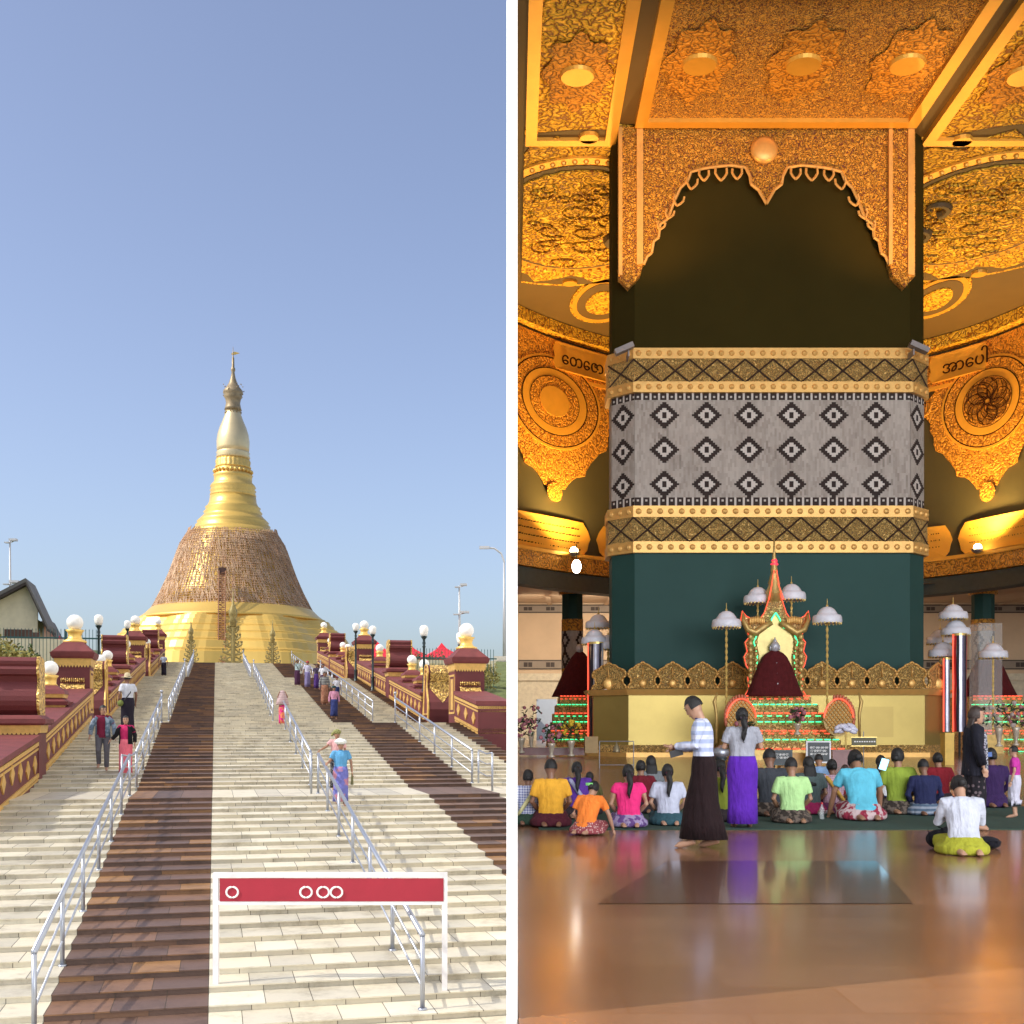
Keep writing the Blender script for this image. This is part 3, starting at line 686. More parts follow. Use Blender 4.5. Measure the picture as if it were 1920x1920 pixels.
# ---------------------------------------------------------------- gilded openwork trees at the stair head
OLDG = mat('aged gilt', (.30, .23, .08), .5, .4, .3, 3, .4, 12)
def gilt_tree(X, Yt, Yb, w_px, label):
    D = 98.5; b = W(X, Yb, D); h = W(X, Yt, D).z - b.z; w = w_px/F*D
    t = thing('gilded_shrine_tree', label, 'finial', (b.x, b.y, b.z - .15), TH, 'gilded openwork shrine trees')
    m = MB(); m.lathe([(w*.09, h*.5), (w*.14, h*.52), (w*.13, h*.56), (w*.18, h*.57), (w*.10, h*.62), (w*.17, h*.66), (w*.17, h*.72), (w*.06, h*.80), (w*.03, h*.9), (.01, h*1.02)], n=10); m.build('spire', OLDG, t, smooth=True)
    m = MB(); m.tube([(0, 0, 0), (0, 0, h*.55)], w*.09, 8); m.build('stem', OLDG, t)
    for i in range(5):
        z = h*(.02 + i*.10); ww = w*(.5 - .07*i)
        for s in (-1, 1):
            m = MB(); m.tube([(0, 0, z), (s*ww*.5, -.05, z+h*.015), (s*ww*.95, -.08, z+h*.05), (s*ww, -.05, z+h*.085), (s*ww*.8, 0, z+h*.09)], [w*.05, w*.055, w*.05, w*.035, .02], 6)
            m.tube([(s*ww*.2, 0, z+h*.08), (s*ww*.5, -.05, z+h*.05), (s*ww*.62, 0, z+h*.09)], w*.035, 5)
            m.ball((s*ww*.55, -.05, z+h*.04), w*.06, n=6, k=5); m.ball((s*ww*.95, -.05, z+h*.08), w*.05, n=6, k=5)
            m.build('scroll_branch', OLDG, t)
gilt_tree(358, 1155, 1240, 28, 'small gilded openwork tree left of the central one')
gilt_tree(437, 1103, 1242, 46, 'tall central gilded openwork tree at the head of the stairs')
gilt_tree(511, 1160, 1244, 30, 'small gilded openwork tree right of the central one')
# ---------------------------------------------------------------- red banner at the foot of the stairs
BANR = mat('red banner cloth', (.33, .012, .03), .6, 0, .12, 2, .1)
D = 13.2; a = W(400, 1636, D); b = W(832, 1648, D)
wdt = (b - a).length; zg = -3.13 + E
t = thing('banner_board', 'red banner with a white frame standing at the foot of the stairs', 'banner', (a.x, a.y, zg), 0)
h = a.z - zg; hb = h - .36
m = MB(); m.quad((.08, -.035, hb+.04), (wdt, -.035, hb+.04), (wdt, -.035, h-.06), (.08, -.035, h-.06)); m.build('banner_cloth', BANR, t)
m = MB(); m.box(0, wdt+.04, -.03, .03, h-.055, h); m.box(0, .06, -.03, .03, 0, h-.056); m.box(wdt-.02, wdt+.04, -.03, .03, 0, h-.056); m.box(.06, wdt-.02, -.03, .03, hb, hb+.05); m.build('frame', mat('white painted wood', (.75, .72, .72), .5), t)
# ================================================================== RIGHT: the hall inside the pagoda
def text_mesh(name, s, size, mt, parent, loc, rot, ext=.01):
    cu = bpy.data.curves.new(name, 'FONT'); cu.body = s; cu.size = size; cu.extrude = ext; cu.align_x = 'CENTER'; cu.align_y = 'CENTER'
    ob = bpy.data.objects.new(name + '_c', cu); SC.collection.objects.link(ob); bpy.context.view_layer.update()
    me = bpy.data.meshes.new_from_object(ob.evaluated_get(bpy.context.evaluated_depsgraph_get())); bpy.data.objects.remove(ob, do_unlink=True)
    me.materials.clear(); me.materials.append(mt); me.name = name
    o = bpy.data.objects.new(name, me); SC.collection.objects.link(o); o.parent = parent; o.location = loc; o.rotation_euler = rot; return o
# floor: glossy honey coloured boards
m_, nt, b = nodes('polished hall floor'); FLOORM = m_
br = nt.nodes.new('ShaderNodeTexBrick'); tc = nt.nodes.new('ShaderNodeTexCoord'); nt.links.new(tc.outputs['Object'], br.inputs[0])
br.inputs['Scale'].default_value = 1; br.inputs['Brick Width'].default_value = 1.1; br.inputs['Row Height'].default_value = .55; br.inputs['Mortar Size'].default_value = .006
br.inputs['Color1'].default_value = (.20, .10, .055, 1); br.inputs['Color2'].default_value = (.245, .13, .075, 1); br.inputs['Mortar'].default_value = (.2, .09, .04, 1)
n = noise(nt, .35, 6, .6); r = ramp(nt, n.outputs[0], [(.3, (.8, .72, .65)), (.7, (1.25, 1.2, 1.1))])
mx = nt.nodes.new('ShaderNodeMix'); mx.data_type = 'RGBA'; mx.blend_type = 'MULTIPLY'; mx.inputs[0].default_value = 1
nt.links.new(br.outputs[0], mx.inputs[6]); nt.links.new(r.outputs[0], mx.inputs[7]); nt.links.new(mx.outputs[2], b.inputs[0])
b.inputs['Roughness'].default_value = .24; b.inputs['Coat Weight'].default_value = .25; b.inputs['Coat Roughness'].default_value = .1
bump(nt, b, noise(nt, 1.6, 2).outputs[0], .06, .02)
m = MB(); m.box(.03, 48, -25, 107, -.3, 0); struct(m.build('hall_floor', FLOORM))
m = MB()
P = [W(1200, 1650, 1), W(1290, 1612, 1), W(1644, 1612, 1), W(1690, 1650, 1)]
def fl(X, Y, z=0): D = (E - z) * F / (Y - HY); return Vector(((X-960)/F*D, D, z))
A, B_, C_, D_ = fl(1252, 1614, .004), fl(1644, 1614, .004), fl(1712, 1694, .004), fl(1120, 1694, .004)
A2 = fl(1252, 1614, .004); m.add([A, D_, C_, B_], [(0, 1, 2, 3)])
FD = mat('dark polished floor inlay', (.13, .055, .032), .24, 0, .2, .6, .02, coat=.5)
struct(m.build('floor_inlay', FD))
m = MB(); m.box(-.0, 1, 0, 1, 0, .012)
a, c = fl(962, 1556), fl(1930, 1556); y2 = 19.4
m = MB(); m.box(.35, 12, a.y, y2, 0, .012)
o = m.build('floor_mat', mat('dark green mat', (.018, .05, .035), .9, 0, .25, 3, .3, 60)); tag(o, 'long dark green mat the seated worshippers sit on', 'mat')
m = MB(); m.box(.4, 2.9, 22.3, 25, 0, .01); m.box(.4, 12, 22.2, 22.26, 0, .01)

# ---- partition wall seen end-on, unseen roof and side wall shaped to block the sun, right wall
m = MB(); q = .0046
def pw(y, z): return [(-q*y, y, z), (q*y, y, z)]
zz = E - 3.3
m.loft([[(-q*5.4, 5.4, zz), (q*5.4, 5.4, zz), (q*5.4, 5.4, 62), (-q*5.4, 5.4, 62)], [(-q*107, 107, zz), (q*107, 107, zz), (q*107, 107, 62), (-q*107, 107, 62)]])
o = m.build('partition_wall', WHITEP); struct(o)
m = MB(); hdr = [(5.4, E+.66*5.4), (5.4, 62), (-25, 62), (-25, 3.2), (0, 3.2)]
m.prism(hdr, lambda y, z: (-.02, y, z), (.04, 0, 0)); o = m.build('side_sun_blocker', WHITEP); struct(o)  # unseen slab, shaped to keep the sun off the hall floor
PLINTH = mat('hall plinth', (.5, .48, .42), .7)
m = MB(); m.box(48, 48.3, -25, 107, 0, 62); m.box(-.2, 48.3, -25, 107, 62, 62.4); struct(m.build('hall_shell', WHITEP))  # unseen roof reaching forward to keep the sun out, and the right wall
DKG = mat('dark olive green wall', (.055, .05, .025), .6, 0, .12, .2, .05); CEILM = mat('olive brown ceiling', (.13, .085, .035), .6, 0, .12, .3, .05)
CZ = 27.4
XC = 1447.0
def D0(X): s = X - XC; return 84 - 4.6e-5*s*s
def DW(X, z, off=0.0):      # point on the drum wall: column X, height z
    D = D0(X) - off; return Vector(((X - 960)/F*D, D, z))
Xs = [961 + i*12 for i in range(0, 86)]
m = MB()
for Xa, Xb in zip(Xs[:-1], Xs[1:]):
    a, b_ = DW(Xa, 0), DW(Xb, 0)
    m.quad((a.x, a.y, 10.4), (b_.x, b_.y, 10.4), (b_.x, b_.y, CZ+.2), (a.x, a.y, CZ+.2))
struct(m.build('drum_wall', DKG))
m = MB()
for Xa, Xb in zip(Xs[:-1], Xs[1:]):
    a, b_ = DW(Xa, 0, .6), DW(Xb, 0, .6); a2, b2 = DW(Xa, 0, -1), DW(Xb, 0, -1)
    m.quad((a.x, a.y, 10.2), (b_.x, b_.y, 10.2), (b_.x, b_.y, 11.3), (a.x, a.y, 11.3))
    m.quad((a.x, a.y, 10.2), (a2.x, a2.y, 10.2), (b2.x, b2.y, 10.2), (b_.x, b_.y, 10.2))
struct(m.build('drum_beam', mat('dark beam', (.05, .06, .05), .6)))
m = MB(); m.quad((.2, 20, CZ), (48, 20, CZ), (48, 86, CZ), (.2, 86, CZ)); struct(m.build('ceiling', CEILM))
m = MB(); m.quad((.2, 20, CZ), (.2, 20, 40), (48, 20, 40), (48, 20, CZ)); struct(m.build('ceiling_edge', CEILM))
AISLE = mat('beige aisle ceiling', (.52, .37, .24), .7, 0, .1, .3, .05)
m = MB(); m.quad((.4, 79, 10.9), (48, 79, 10.9), (48, 105, 12.3), (.4, 105, 12.3))
for i in range(9):
    x = 2 + i*5; m.add([(x, 79, 10.75), (x+.4, 79, 10.75), (x+.4+1.2, 105, 12.1), (x+1.2, 105, 12.1)], [(0, 1, 2, 3)])
struct(m.build('aisle_ceiling', AISLE))
BEIGE = mat('beige back wall', (.66, .50, .34), .75, 0, .08, .4, .05); PALEW = mat('pale lower wall', (.68, .62, .48), .7)
m = MB(); yb = 105
doors = [(W(1006, 0, yb).x, W(1044, 0, yb).x, 3.7), (W(1128, 0, yb).x, W(1150, 0, yb).x, 5.2), (W(1886, 0, yb).x, W(1912, 0, yb).x, 3.8), (W(1800, 0, yb).x, W(1812, 0, yb).x, 2.6)]
doors.sort(); x = .5
for a_, b_, h_ in doors:
    m.box(x, a_, yb, yb+.4, 0, 6.0, 1); m.box(a_, b_, yb, yb+.4, h_, 6.0, 1); x = b_
m.box(x, 48, yb, yb+.4, 0, 6.0, 1); m.box(.5, 48, yb, yb+.4, 6.0, 12.4, 0)
m.box(.5, 48, yb-.3, yb, 5.35, 5.75, 1)
struct(m.build('back_wall', [BEIGE, PALEW]))
t = thing('doorway_brightener', 'added white block outside that brightens the far aisle doorways', 'building', (14, 160, E-3.2))
m = MB(); m.box(-16, 40, 0, 8, 0, 12); m.build('wall', WHITEP, t); m = MB(); m.box(-16.5, 40.5, -.6, 8, 12, 12.6); m.build('roof', PALEW, t)  # block added outside so the doorways look bright white
for i in range(7):
    m = MB(); m.box(-12+i*7, -10.6+i*7, -.05, 0, 6.6, 9); m.build('window', mat('dark window glass', (.05, .06, .08), .2), t)
PATB = tinted('patterned frieze tiles', [(.05, .035, .03), (.30, .25, .2), (.42, .36, .28)], .6, bmp=0, var=.1)
for nm, z0_, z1_ in (('upper', 11.4, 12.15), ('lower', 6.35, 7.2)):
    m = MB()
    for i in range(120):
        x = .6 + i*.4; m.box(x, x+.4, yb-.1, yb-.01, z0_, z0_+.1, 0, tint=.02); m.box(x, x+.4, yb-.1, yb-.01, z1_-.1, z1_, 0, tint=.02)
        m.box(x, x+.4, yb-.1, yb-.01, z0_+.1, z1_-.1, 0, tint=.5)
        if i % 5 in (1, 2): m.box(x+.05, x+.4, yb-.13, yb-.1, z0_+.22, z1_-.22, 0, tint=.02)
    o = m.build('wall_frieze', PATB); struct(o)

# ---- gilded ornaments of drum wall and ceiling (each one relief plate)
GCEIL = filigree('yellow gold stucco', (.98, .62, .06), (.30, .10, .01), 4.0, .30, .45, .35, .8, .08)  # brighter, yellower gold than the drum stucco
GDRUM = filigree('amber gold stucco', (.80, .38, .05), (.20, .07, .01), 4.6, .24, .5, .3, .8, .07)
GSM = mat('smooth amber gold', (.86, .47, .07), .42, .35, .1, .8, .1, 4); GDK = mat('dark incised line', (.035, .010, .004), .8, spec=.1)
def wall_plate(label, shapes, name='wall_relief', cat='relief', grp=None, anchor=None):
    shapes = [(a_, [(max(966.0, X_), z_) for X_, z_ in b_], *c_) for a_, b_, *c_ in shapes]
    """shapes: (part name, outline [(X,z)...] on drum wall, thickness offset0, offset1, material, hole?)"""
    t = thing(name, label, cat, anchor, 0, grp)
    A = Vector(anchor)
    for pn, poly, o0, o1, mt in shapes:
        m = MB(); n = len(poly); cX = sum(p[0] for p in poly)/n; cz = sum(p[1] for p in poly)/n; K = 5
        if pn == 'drop_plate': cz = max(p[1] for p in poly) - 4.0
        rings = [[DW(X, z, o0) - A for X, z in poly]] + [[DW(cX + (X-cX)*k_/K, cz + (z-cz)*k_/K, o1) - A for X, z in poly] for k_ in range(K, 0, -1)]
        m.loft(rings, cap=False); m.add([DW(cX, cz, o1) - A] + rings[-1], [(0, 1+i, 1+(i+1) % n) for i in range(n)])
        m.build(pn, mt, t)
    return t
def ringpoly(cx, cz, rx, rz, n=40, f=None): return [(cx + rx*cos(2*pi*i/n)*(f(2*pi*i/n) if f else 1), cz + rz*sin(2*pi*i/n)*(f(2*pi*i/n) if f else 1)) for i in range(n)]
def band(name, label, z0_, z1_, off, mt, X0=962, X1=1960, cat='cornice', extra=None):
    m = MB(); xs = [X0 + (X1-X0)*i/60 for i in range(61)]
    A = DW(X0, z0_)
    for a_, b_ in zip(xs[:-1], xs[1:]):
        p = [DW(a_, z0_, off)-A, DW(b_, z0_, off)-A, DW(b_, z1_, off)-A, DW(a_, z1_, off)-A]; q_ = [DW(a_, z0_, 0)-A, DW(b_, z0_, 0)-A, DW(b_, z1_, 0)-A, DW(a_, z1_, 0)-A]
        m.add(p + q_, [(0, 1, 2, 3), (0, 4, 5, 1), (3, 2, 6, 7)])
    o = m.build(name, mt, loc=A); tag(o, label, cat); return o
band('gold_cornice', 'gold scrollwork cornice band lit by lamps at the bottom of the round wall', 11.35, 12.35, .9, GDRUM)
band('gold_moulding', 'thin smooth gold moulding just above the scrollwork cornice', 12.36, 12.6, 1.0, GSM)
band('gold_moulding', 'bright gold moulding where the round wall meets the ceiling', 26.6, 27.35, 1.1, GCEIL)
band('gold_frieze', 'carved gold frieze band holding the text plaques', 24.3, 26.4, .25, GDRUM)
band('gold_moulding', 'thin dark gold moulding under the frieze with the text plaques', 24.05, 24.28, .35, GSM)
def zD(X, Y, off=0): return E + (HY - Y) / F * (D0(X) - off)
# text plaques in the frieze
for (Xc, s, lab) in ((1092, '\u1031\u1010\u1031\u1007\u102C', 'left'), (1797, '\u1021\u102C\u1031\u1015\u102B', 'right')):
    hw_ = 50; poly = [(Xc-hw_, 24.5), (Xc-hw_-5, 24.9), (Xc-hw_-2, 25.3), (Xc-hw_-5, 25.8), (Xc-hw_, 26.25), (Xc+hw_, 26.25), (Xc+hw_+5, 25.8), (Xc+hw_+2, 25.3), (Xc+hw_+5, 24.9), (Xc+hw_, 24.5)]
    t = wall_plate('smooth amber plaque with dark writing in the gold frieze, %s of the pillar' % lab, [('plaque', poly, .2, .5, GSM)], 'text_plaque', 'plaque', 'frieze text plaques', DW(Xc, 25.3))
    a, b_ = DW(Xc-20, 25), DW(Xc+20, 25); ang = math.atan2(b_.y-a.y, b_.x-a.x)
    text_mesh('lettering', s, 1.12, GDK, t, (0, -.74 if Xc < 1400 else -1.15, -.1), (R(90), 0, ang), .03)
# pendant pear-shaped ornaments
def leafy(a): return 1 + .05*sin(9*a) + .035*sin(23*a + 1)
for (Xc, lab, kind) in ((1040, 'left', 0), (1851, 'right', 1)):
    zc = zD(Xc, 757); sx = 28.5   # px per metre on the wall
    kx = F / D0(Xc)
    def P_(x, z): return (Xc + x*kx, zc + z)
    drop = []
    for i in range(72):
        a = 2*pi*i/72; z = sin(a); x = cos(a)
        f_ = 4.0*(1 + .04*sin(11*a)+.03*sin(27*a)); zz_ = z*f_ if z > 0 else z*(5.4 + .25*sin(13*a)); xx_ = x*f_*(1 if z > 0 else (1 - .35*abs(z)**1.2))
        if z < -.985: zz_ = -5.9
        drop.append((xx_*1.0, zz_))
    shapes = [('drop_plate', [P_(*p) for p in drop], 0, .25, GDRUM)]
    for r0, mt_, oo in ((3.0, GSM, .34), (2.86, GDK, .36), (2.78, GDRUM, .40), (2.15, GDK, .44), (2.08, GSM, .48), (1.62, GDK, .52), (1.58, GDRUM, .54), (.95 if kind == 0 else .2, GSM, .60)):
        shapes.append(('ring_plate', [P_(r0*cos(2*pi*i/48), r0*sin(2*pi*i/48)) for i in range(48)], .2, oo, mt_))
    shapes.append(('tip_bud', [P_(x*.5, -5.8 + z*.6) for x, z in [(cos(2*pi*i/16), sin(2*pi*i/16)) for i in range(16)]], 0, .4, GDRUM))
    t = wall_plate('amber gold pear-shaped wall ornament with a %s, %s of the pillar' % ('plain round boss' if kind == 0 else 'spiral flower boss', lab), shapes, 'pear_ornament', 'ornament', 'pear-shaped wall ornaments', DW(Xc, zc))
    A = DW(Xc, zc)
    if kind == 1:
        m = MB()
        for k_ in range(12):
            pts = [(1.4*r_/10*cos(2*pi*k_/12 + 1.9*r_/10), 1.4*r_/10*sin(2*pi*k_/12 + 1.9*r_/10)) for r_ in range(1, 11)]
            m.tube([DW(*P_(*p), .64) - A for p in pts], .03, 4)
        for k_ in range(8):
            c0 = (.85*cos(2*pi*k_/8), .85*sin(2*pi*k_/8)); m.tube([DW(*P_(c0[0]+.65*cos(q*pi/8), c0[1]+.65*sin(q*pi/8)), .64) - A for q in range(17)], .03, 4)
        m.build('spiral_lines', GDK, t)
    # leafy crown of scrolls above the drop
    m = MB()
    rr = random.Random(3 + kind)
    for k_ in range(46):
        x0 = rr.uniform(-6.5, 6.5); z0 = rr.uniform(2.6, 6.9) if abs(x0) < 4.6 else rr.uniform(.5, 6.5)
        z0 = min(z0, 23.0 - zc)
        if x0*x0 + z0*z0 < 4.2**2: continue
        X_, z_ = P_(x0, z0)
        if X_ < 968 or X_ > 1915: continue
        s0 = rr.uniform(.45, .9); fl_ = rr.choice((-1, 1)); ph = rr.uniform(0, 6.3)
        pts = [P_(x0 + s0*(1-q/20)*cos(ph + fl_*q*.42), z0 + s0*(1-q/20)*sin(ph + fl_*q*.42)) for q in range(0, 17)]
        pts = [p for p in pts if p[0] > 966]
        if len(pts) > 5: m.tube([DW(*p, .18) - A for p in pts], [.15*(1 - q/22) for q in range(len(pts))], 5)
    m.build('leaf_scrolls', GDRUM, t, smooth=True)
# lower text panels with stepped ends
def step_panel(label, Xa, Xb, lines):
    zt, zb_ = 14.8, 12.7; Xm = (Xa+Xb)/2; A = DW(Xm, 13)
    poly = [(Xa+14, zb_), (Xa+6, zb_+.3), (Xa+3, zb_+.8), (Xa, zb_+1.1), (Xa+5, zb_+1.6), (Xa+14, zt), (Xb-14, zt), (Xb-5, zb_+1.6), (Xb, zb_+1.1), (Xb-3, zb_+.8), (Xb-6, zb_+.3), (Xb-14, zb_)]
    poly = [(max(966, X_), z_) for X_, z_ in poly]
    t = wall_plate(label, [('panel', poly, 0, .3, GSM)], 'inscribed_panel', 'panel', 'inscribed gold panels', A)
    m = MB(); rr = random.Random(int(Xa))
    for i in range(lines):
        z_ = zt - .5 - i*.45; x = max(Xa+22, 970)
        while x < Xb - 22:
            w_ = rr.uniform(2, 6); p, q_ = DW(x, z_, .33) - A, DW(x+w_, z_+rr.uniform(-.05, .05), .33) - A
            m.box(p.x, q_.x, p.y-.02, p.y, p.z-.035, p.z+.035); x += w_ + rr.uniform(.8, 2)
    m.build('worn_inscription', GDK, t)
step_panel('gold inscribed panel at the far left of the lower wall row', 950, 1107, 4)
step_panel('gold inscribed panel half hidden by the left edge of the pillar', 1118, 1230, 3)
step_panel('gold inscribed panel half hidden by the right edge of the pillar', 1660, 1786, 3)
step_panel('gold inscribed panel at the far right of the lower wall row', 1796, 1960, 3)
# ceiling medallions
GRED2 = filigree('carved gold over plum', (.92, .50, .08), (.16, .035, .02), 8.5, .30, .45, .4, 1, .06)
def on_ceil(X, Y): D = (CZ - E) * F / (HY - Y); return Vector(((X-960)/F*D, D, CZ))
def clip_poly(pts, xmin=.55):
    out = []
    for i, p in enumerate(pts):
        q_ = pts[(i+1) % len(pts)]
        if p[0] >= xmin: out.append(p)
        if (p[0] < xmin) != (q_[0] < xmin):
            f_ = (xmin - p[0])/(q_[0]-p[0]); out.append((xmin, p[1] + (q_[1]-p[1])*f_))
    return out
def medallion(label, cx, cy, sgn, drops=(.0,)):
    t = thing('ceiling_medallion', label, 'ceiling medallion', (cx, cy, CZ), 0, 'round gilded ceiling medallions')
    def plate(nm, r_, zz_, mt, f_=None, n=72):
        pts = [(cx + (.76 if r_ < 7 else .93)*r_*cos(2*pi*i/n)*(f_(2*pi*i/n) if f_ else 1), cy + r_*sin(2*pi*i/n)*(f_(2*pi*i/n) if f_ else 1)) for i in range(n)]
        pts = clip_poly(pts)
        if len(pts) < 3: return
        m = MB(); k_ = len(pts); m.add([(p[0]-cx, p[1]-cy, -zz_) for p in pts] + [(p[0]-cx, p[1]-cy, 0) for p in pts], [list(range(k_))[::-1]])
        for i in range(k_): j = (i+1) % k_; m.f.append([i, j, k_+j, k_+i]); m.m.append(0); m.t.append(1.0)
        m.build(nm, mt, t)
    plate('outer_rim', 9.3, .10, GCEIL); plate('rim_ground', 8.95, .14, CEILM)
    plate('scalloped_ring', 8.0, .2, GCEIL, lambda a: 1 + .07*cos(14*a) + .02*sin(42*a)); plate('bead_rim', 6.75, .3, GSM); plate('ring_ground', 6.1, .34, CEILM)
    plate('leaf_disc', 5.7, .42, GCEIL, lambda a: 1 + .012*sin(40*a))
    m = MB()
    for i in range(28):
        a = 2*pi*(i+.5)/14
        if i < 14: c_ = (8.45*cos(a), 8.45*sin(a)); 
        else: continue
        if cx + c_[0] > 1.2: mq = MB(); mq.lathe([(.42, -.3), (.45, -.1)], (c_[0]*.93, c_[1], 0), 12); mq.build('round_boss', GSM, t)
    for i in range(60):
        a = 2*pi*i/60; c_ = (4.9*cos(a), 6.45*sin(a))
        if cx + c_[0] > .9: m.ball((c_[0], c_[1], -.32), .13, n=6, k=4)
    m.build('bead_string', GSM, t)
    m = MB(); rr = random.Random(5)
    for i in range(40):
        a, q_ = rr.uniform(0, 2*pi), 5.2*sqrt(rr.random()); x, y = .74*q_*cos(a), q_*sin(a); s0 = rr.uniform(.35, .9); fl_ = rr.choice((-1, 1)); ph = rr.uniform(0, 6.3)
        pts = [(x + s0*(1-u/18)*cos(ph+fl_*u*.45), y + s0*(1-u/18)*sin(ph+fl_*u*.45), -.46) for u in range(15)]
        pts = [p for p in pts if cx + p[0] > .8]
        if len(pts) > 5: m.tube(pts, [.09*(1-u/20) for u in range(len(pts))], 5)
    m.build('leaf_scrolls', GCEIL, t, smooth=True)
    for (dy, s0) in ((1.6, .9), (-1.4, .8)):    # hooked openings beside the pillar
        m = MB()
        m.tube([(sgn*(2.4 + s0*(1-u/16)*cos(2.2+u*.42)), dy + s0*(1-u/16)*sin(2.2+u*.42), -.5) for u in range(14)], [.26*(1-u/16) for u in range(14)], 6)
        m.build('hook_opening', CEILM, t)
    return t
cL = on_ceil(1084, 405); cR = on_ceil(1822, 396)
medallion('gilded ceiling medallion left of the pillar', cL.x, cL.y, 1)
medallion('gilded ceiling medallion right of the pillar', cR.x, cR.y, -1)
cN = on_ceil(1010, 60); 
for (X_, Y_, lab) in ((1128, 562, 'small gilded ceiling ornament tucked behind the left edge of the pillar'), (1752, 556, 'small gilded ceiling ornament tucked behind the right edge of the pillar')):
    p = on_ceil(X_, Y_); t = thing('ceiling_ornament', lab, 'ceiling ornament', p, 0, 'small gilded ceiling ornaments')
    for sc_, zz_, mt in ((1, .1, GCEIL), (.93, .14, GSM), (.78, .18, CEILM), (.5, .24, GCEIL)):
        m = MB(); poly = [(1.9*cos(a)*sc_*(1+.15*sin(a)), 3.9*sin(a)*sc_) for a in [2*pi*i/28 for i in range(28)]]
        m.add([(x, y, -zz_) for x, y in poly], [list(range(28))[::-1]]); m.lathe([(1, 0)], n=3) if False else None
        n_ = 28; b0 = 0; m.v += [(x, y, 0) for x, y in poly]
        for i in range(28): j = (i+1) % 28; m.f.append([i, j, 28+j, 28+i]); m.m.append(0); m.t.append(1.0)
        m.build('oval_plate', mt, t)
# nearer ceiling: two gilded bands over the top of the pillar
for (x0_, x1_, y0_, y1_, mt_, lab) in ((5.3, 17.45, 41, 50.6, 'arch', 'carved gold ceiling panel running on from the arch above the pillar'), (.6, 4.6, 41, 52.2, 'c', 'carved gold ceiling panel in the corner left of the arch'), (18.2, 44, 41, 52.2, 'c', 'wide carved gold ceiling panel in the corner right of the arch')):
    t = thing('ceiling_panel', lab, 'ceiling panel', (x0_, y0_, CZ)); w_, d_ = x1_-x0_, y1_-y0_
    m = MB(); m.box(.5, w_-.5, .5, d_-.5, -.12, -.002); m.build('carved_field', GRED2 if mt_ == 'arch' else GCEIL, t)
    m = MB(); m.box(0, w_, 0, .5, -.3, -.002); m.box(0, w_, d_-.5, d_, -.3, -.002); m.box(0, .5, .5, d_-.5, -.3, -.002); m.box(w_-.5, w_, .5, d_-.5, -.3, -.002); m.build('moulded_border', GSM, t)
    m = MB(); 
    for k_ in range(max(1, int(w_/4))):
        cx_ = w_*(k_+.5)/max(1, int(w_/4)); n_ = 40; rr_ = min(1.3, w_/2-.7)
        m.add([(cx_ + rr_*(1+.12*cos(8*2*pi*j/n_))*cos(2*pi*j/n_), d_/2 + 2*rr_*(1+.12*cos(8*2*pi*j/n_))*sin(2*pi*j/n_), -.2) for j in range(n_)], [list(range(n_))[::-1]])
        q = MB(); q.lathe([(rr_*.5, -.34), (rr_*.55, -.21)], (cx_, d_/2, 0), 24); q.build('rosette_boss', GSM, t)
        m.build('rosette', GDRUM, t); m = MB()

# ---- the central pillar
DP = 51.2; xL, xR = W(1190, 0, DP).x, W(1706, 0, DP).x; CH = .92; PD = 1.4
PIL = thing('central_pillar', 'huge square green pillar with gold bands and grey mosaic in the middle of the hall', 'pillar', ((xL+xR)/2, DP, 0))
px = (xL+xR)/2; hwP = (xR-xL)/2
def zP(Y, off=0): return E + (HY - Y)/F*(DP - off)
def octo(o):       # plan outline with outward offset o, front first (relative to pillar origin)
    k_ = .414*o; a = hwP + k_; b_ = hwP + CH + o
    return [(-a, -o), (a, -o), (b_, CH - k_), (b_, CH + PD + k_), (a, 2*CH + PD + o), (-a, 2*CH + PD + o), (-b_, CH + PD + k_), (-b_, CH - k_)]
def pblock(nm, Yt, Yb, o, mt, o2=None, zt=None, zb_=None, add=None):
    m = MB(); z0_ = zP(Yb, o) if zb_ is None else zb_; z1_ = zP(Yt, o) if zt is None else zt
    m.loft([[(x, y, z0_) for x, y in octo(o)], [(x, y, z1_) for x, y in octo(o if o2 is None else o2)]])
    if add: add(m, z0_, z1_)
    return m.build(nm, mt, PIL)
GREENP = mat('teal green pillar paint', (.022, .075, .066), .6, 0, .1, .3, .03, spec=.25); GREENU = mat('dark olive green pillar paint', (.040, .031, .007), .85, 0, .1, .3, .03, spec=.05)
SHG = mat('polished brass sheet', (.42, .31, .085), .36, .5, .12, .5, .05)
PGOLD = mat('pale gold moulding', (.82, .48, .14), .42, .4, .12, 3, .15); PFIL = filigree('pale gold filigree', (.90, .60, .20), (.20, .11, .03), 9.5, .26, .42, .5, 1, .05)
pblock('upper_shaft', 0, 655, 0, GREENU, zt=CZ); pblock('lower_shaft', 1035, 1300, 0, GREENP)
pblock('brass_base', 1303, 1397, .85, SHG); 
m = MB(); m.box(-hwP+3.2 + 5.0, hwP - 1.0, -.87, -.85, zP(1382, .85), zP(1325, .85)); m.build('sunk_panel', mat('darker brass sheet', (.36, .26, .07), .36, .5, .1, .5, .05), PIL)
pblock('base_footing', 1397, 1412, 1.0, PFIL); pblock('base_plinth', 1412, 1430, 1.15, PGOLD, zb_=0.0, zt=zP(1411, 1.1))
pblock('base_cornice', 1292, 1303, 1.0, PGOLD, 1.15)
faces3 = lambda o: [((-hwP-.414*o, -o), (hwP+.414*o, -o)), ((hwP+.414*o, -o), (hwP+CH+o, CH-.414*o)), ((-hwP-CH-o, CH-.414*o), (-hwP-.414*o, -o))]
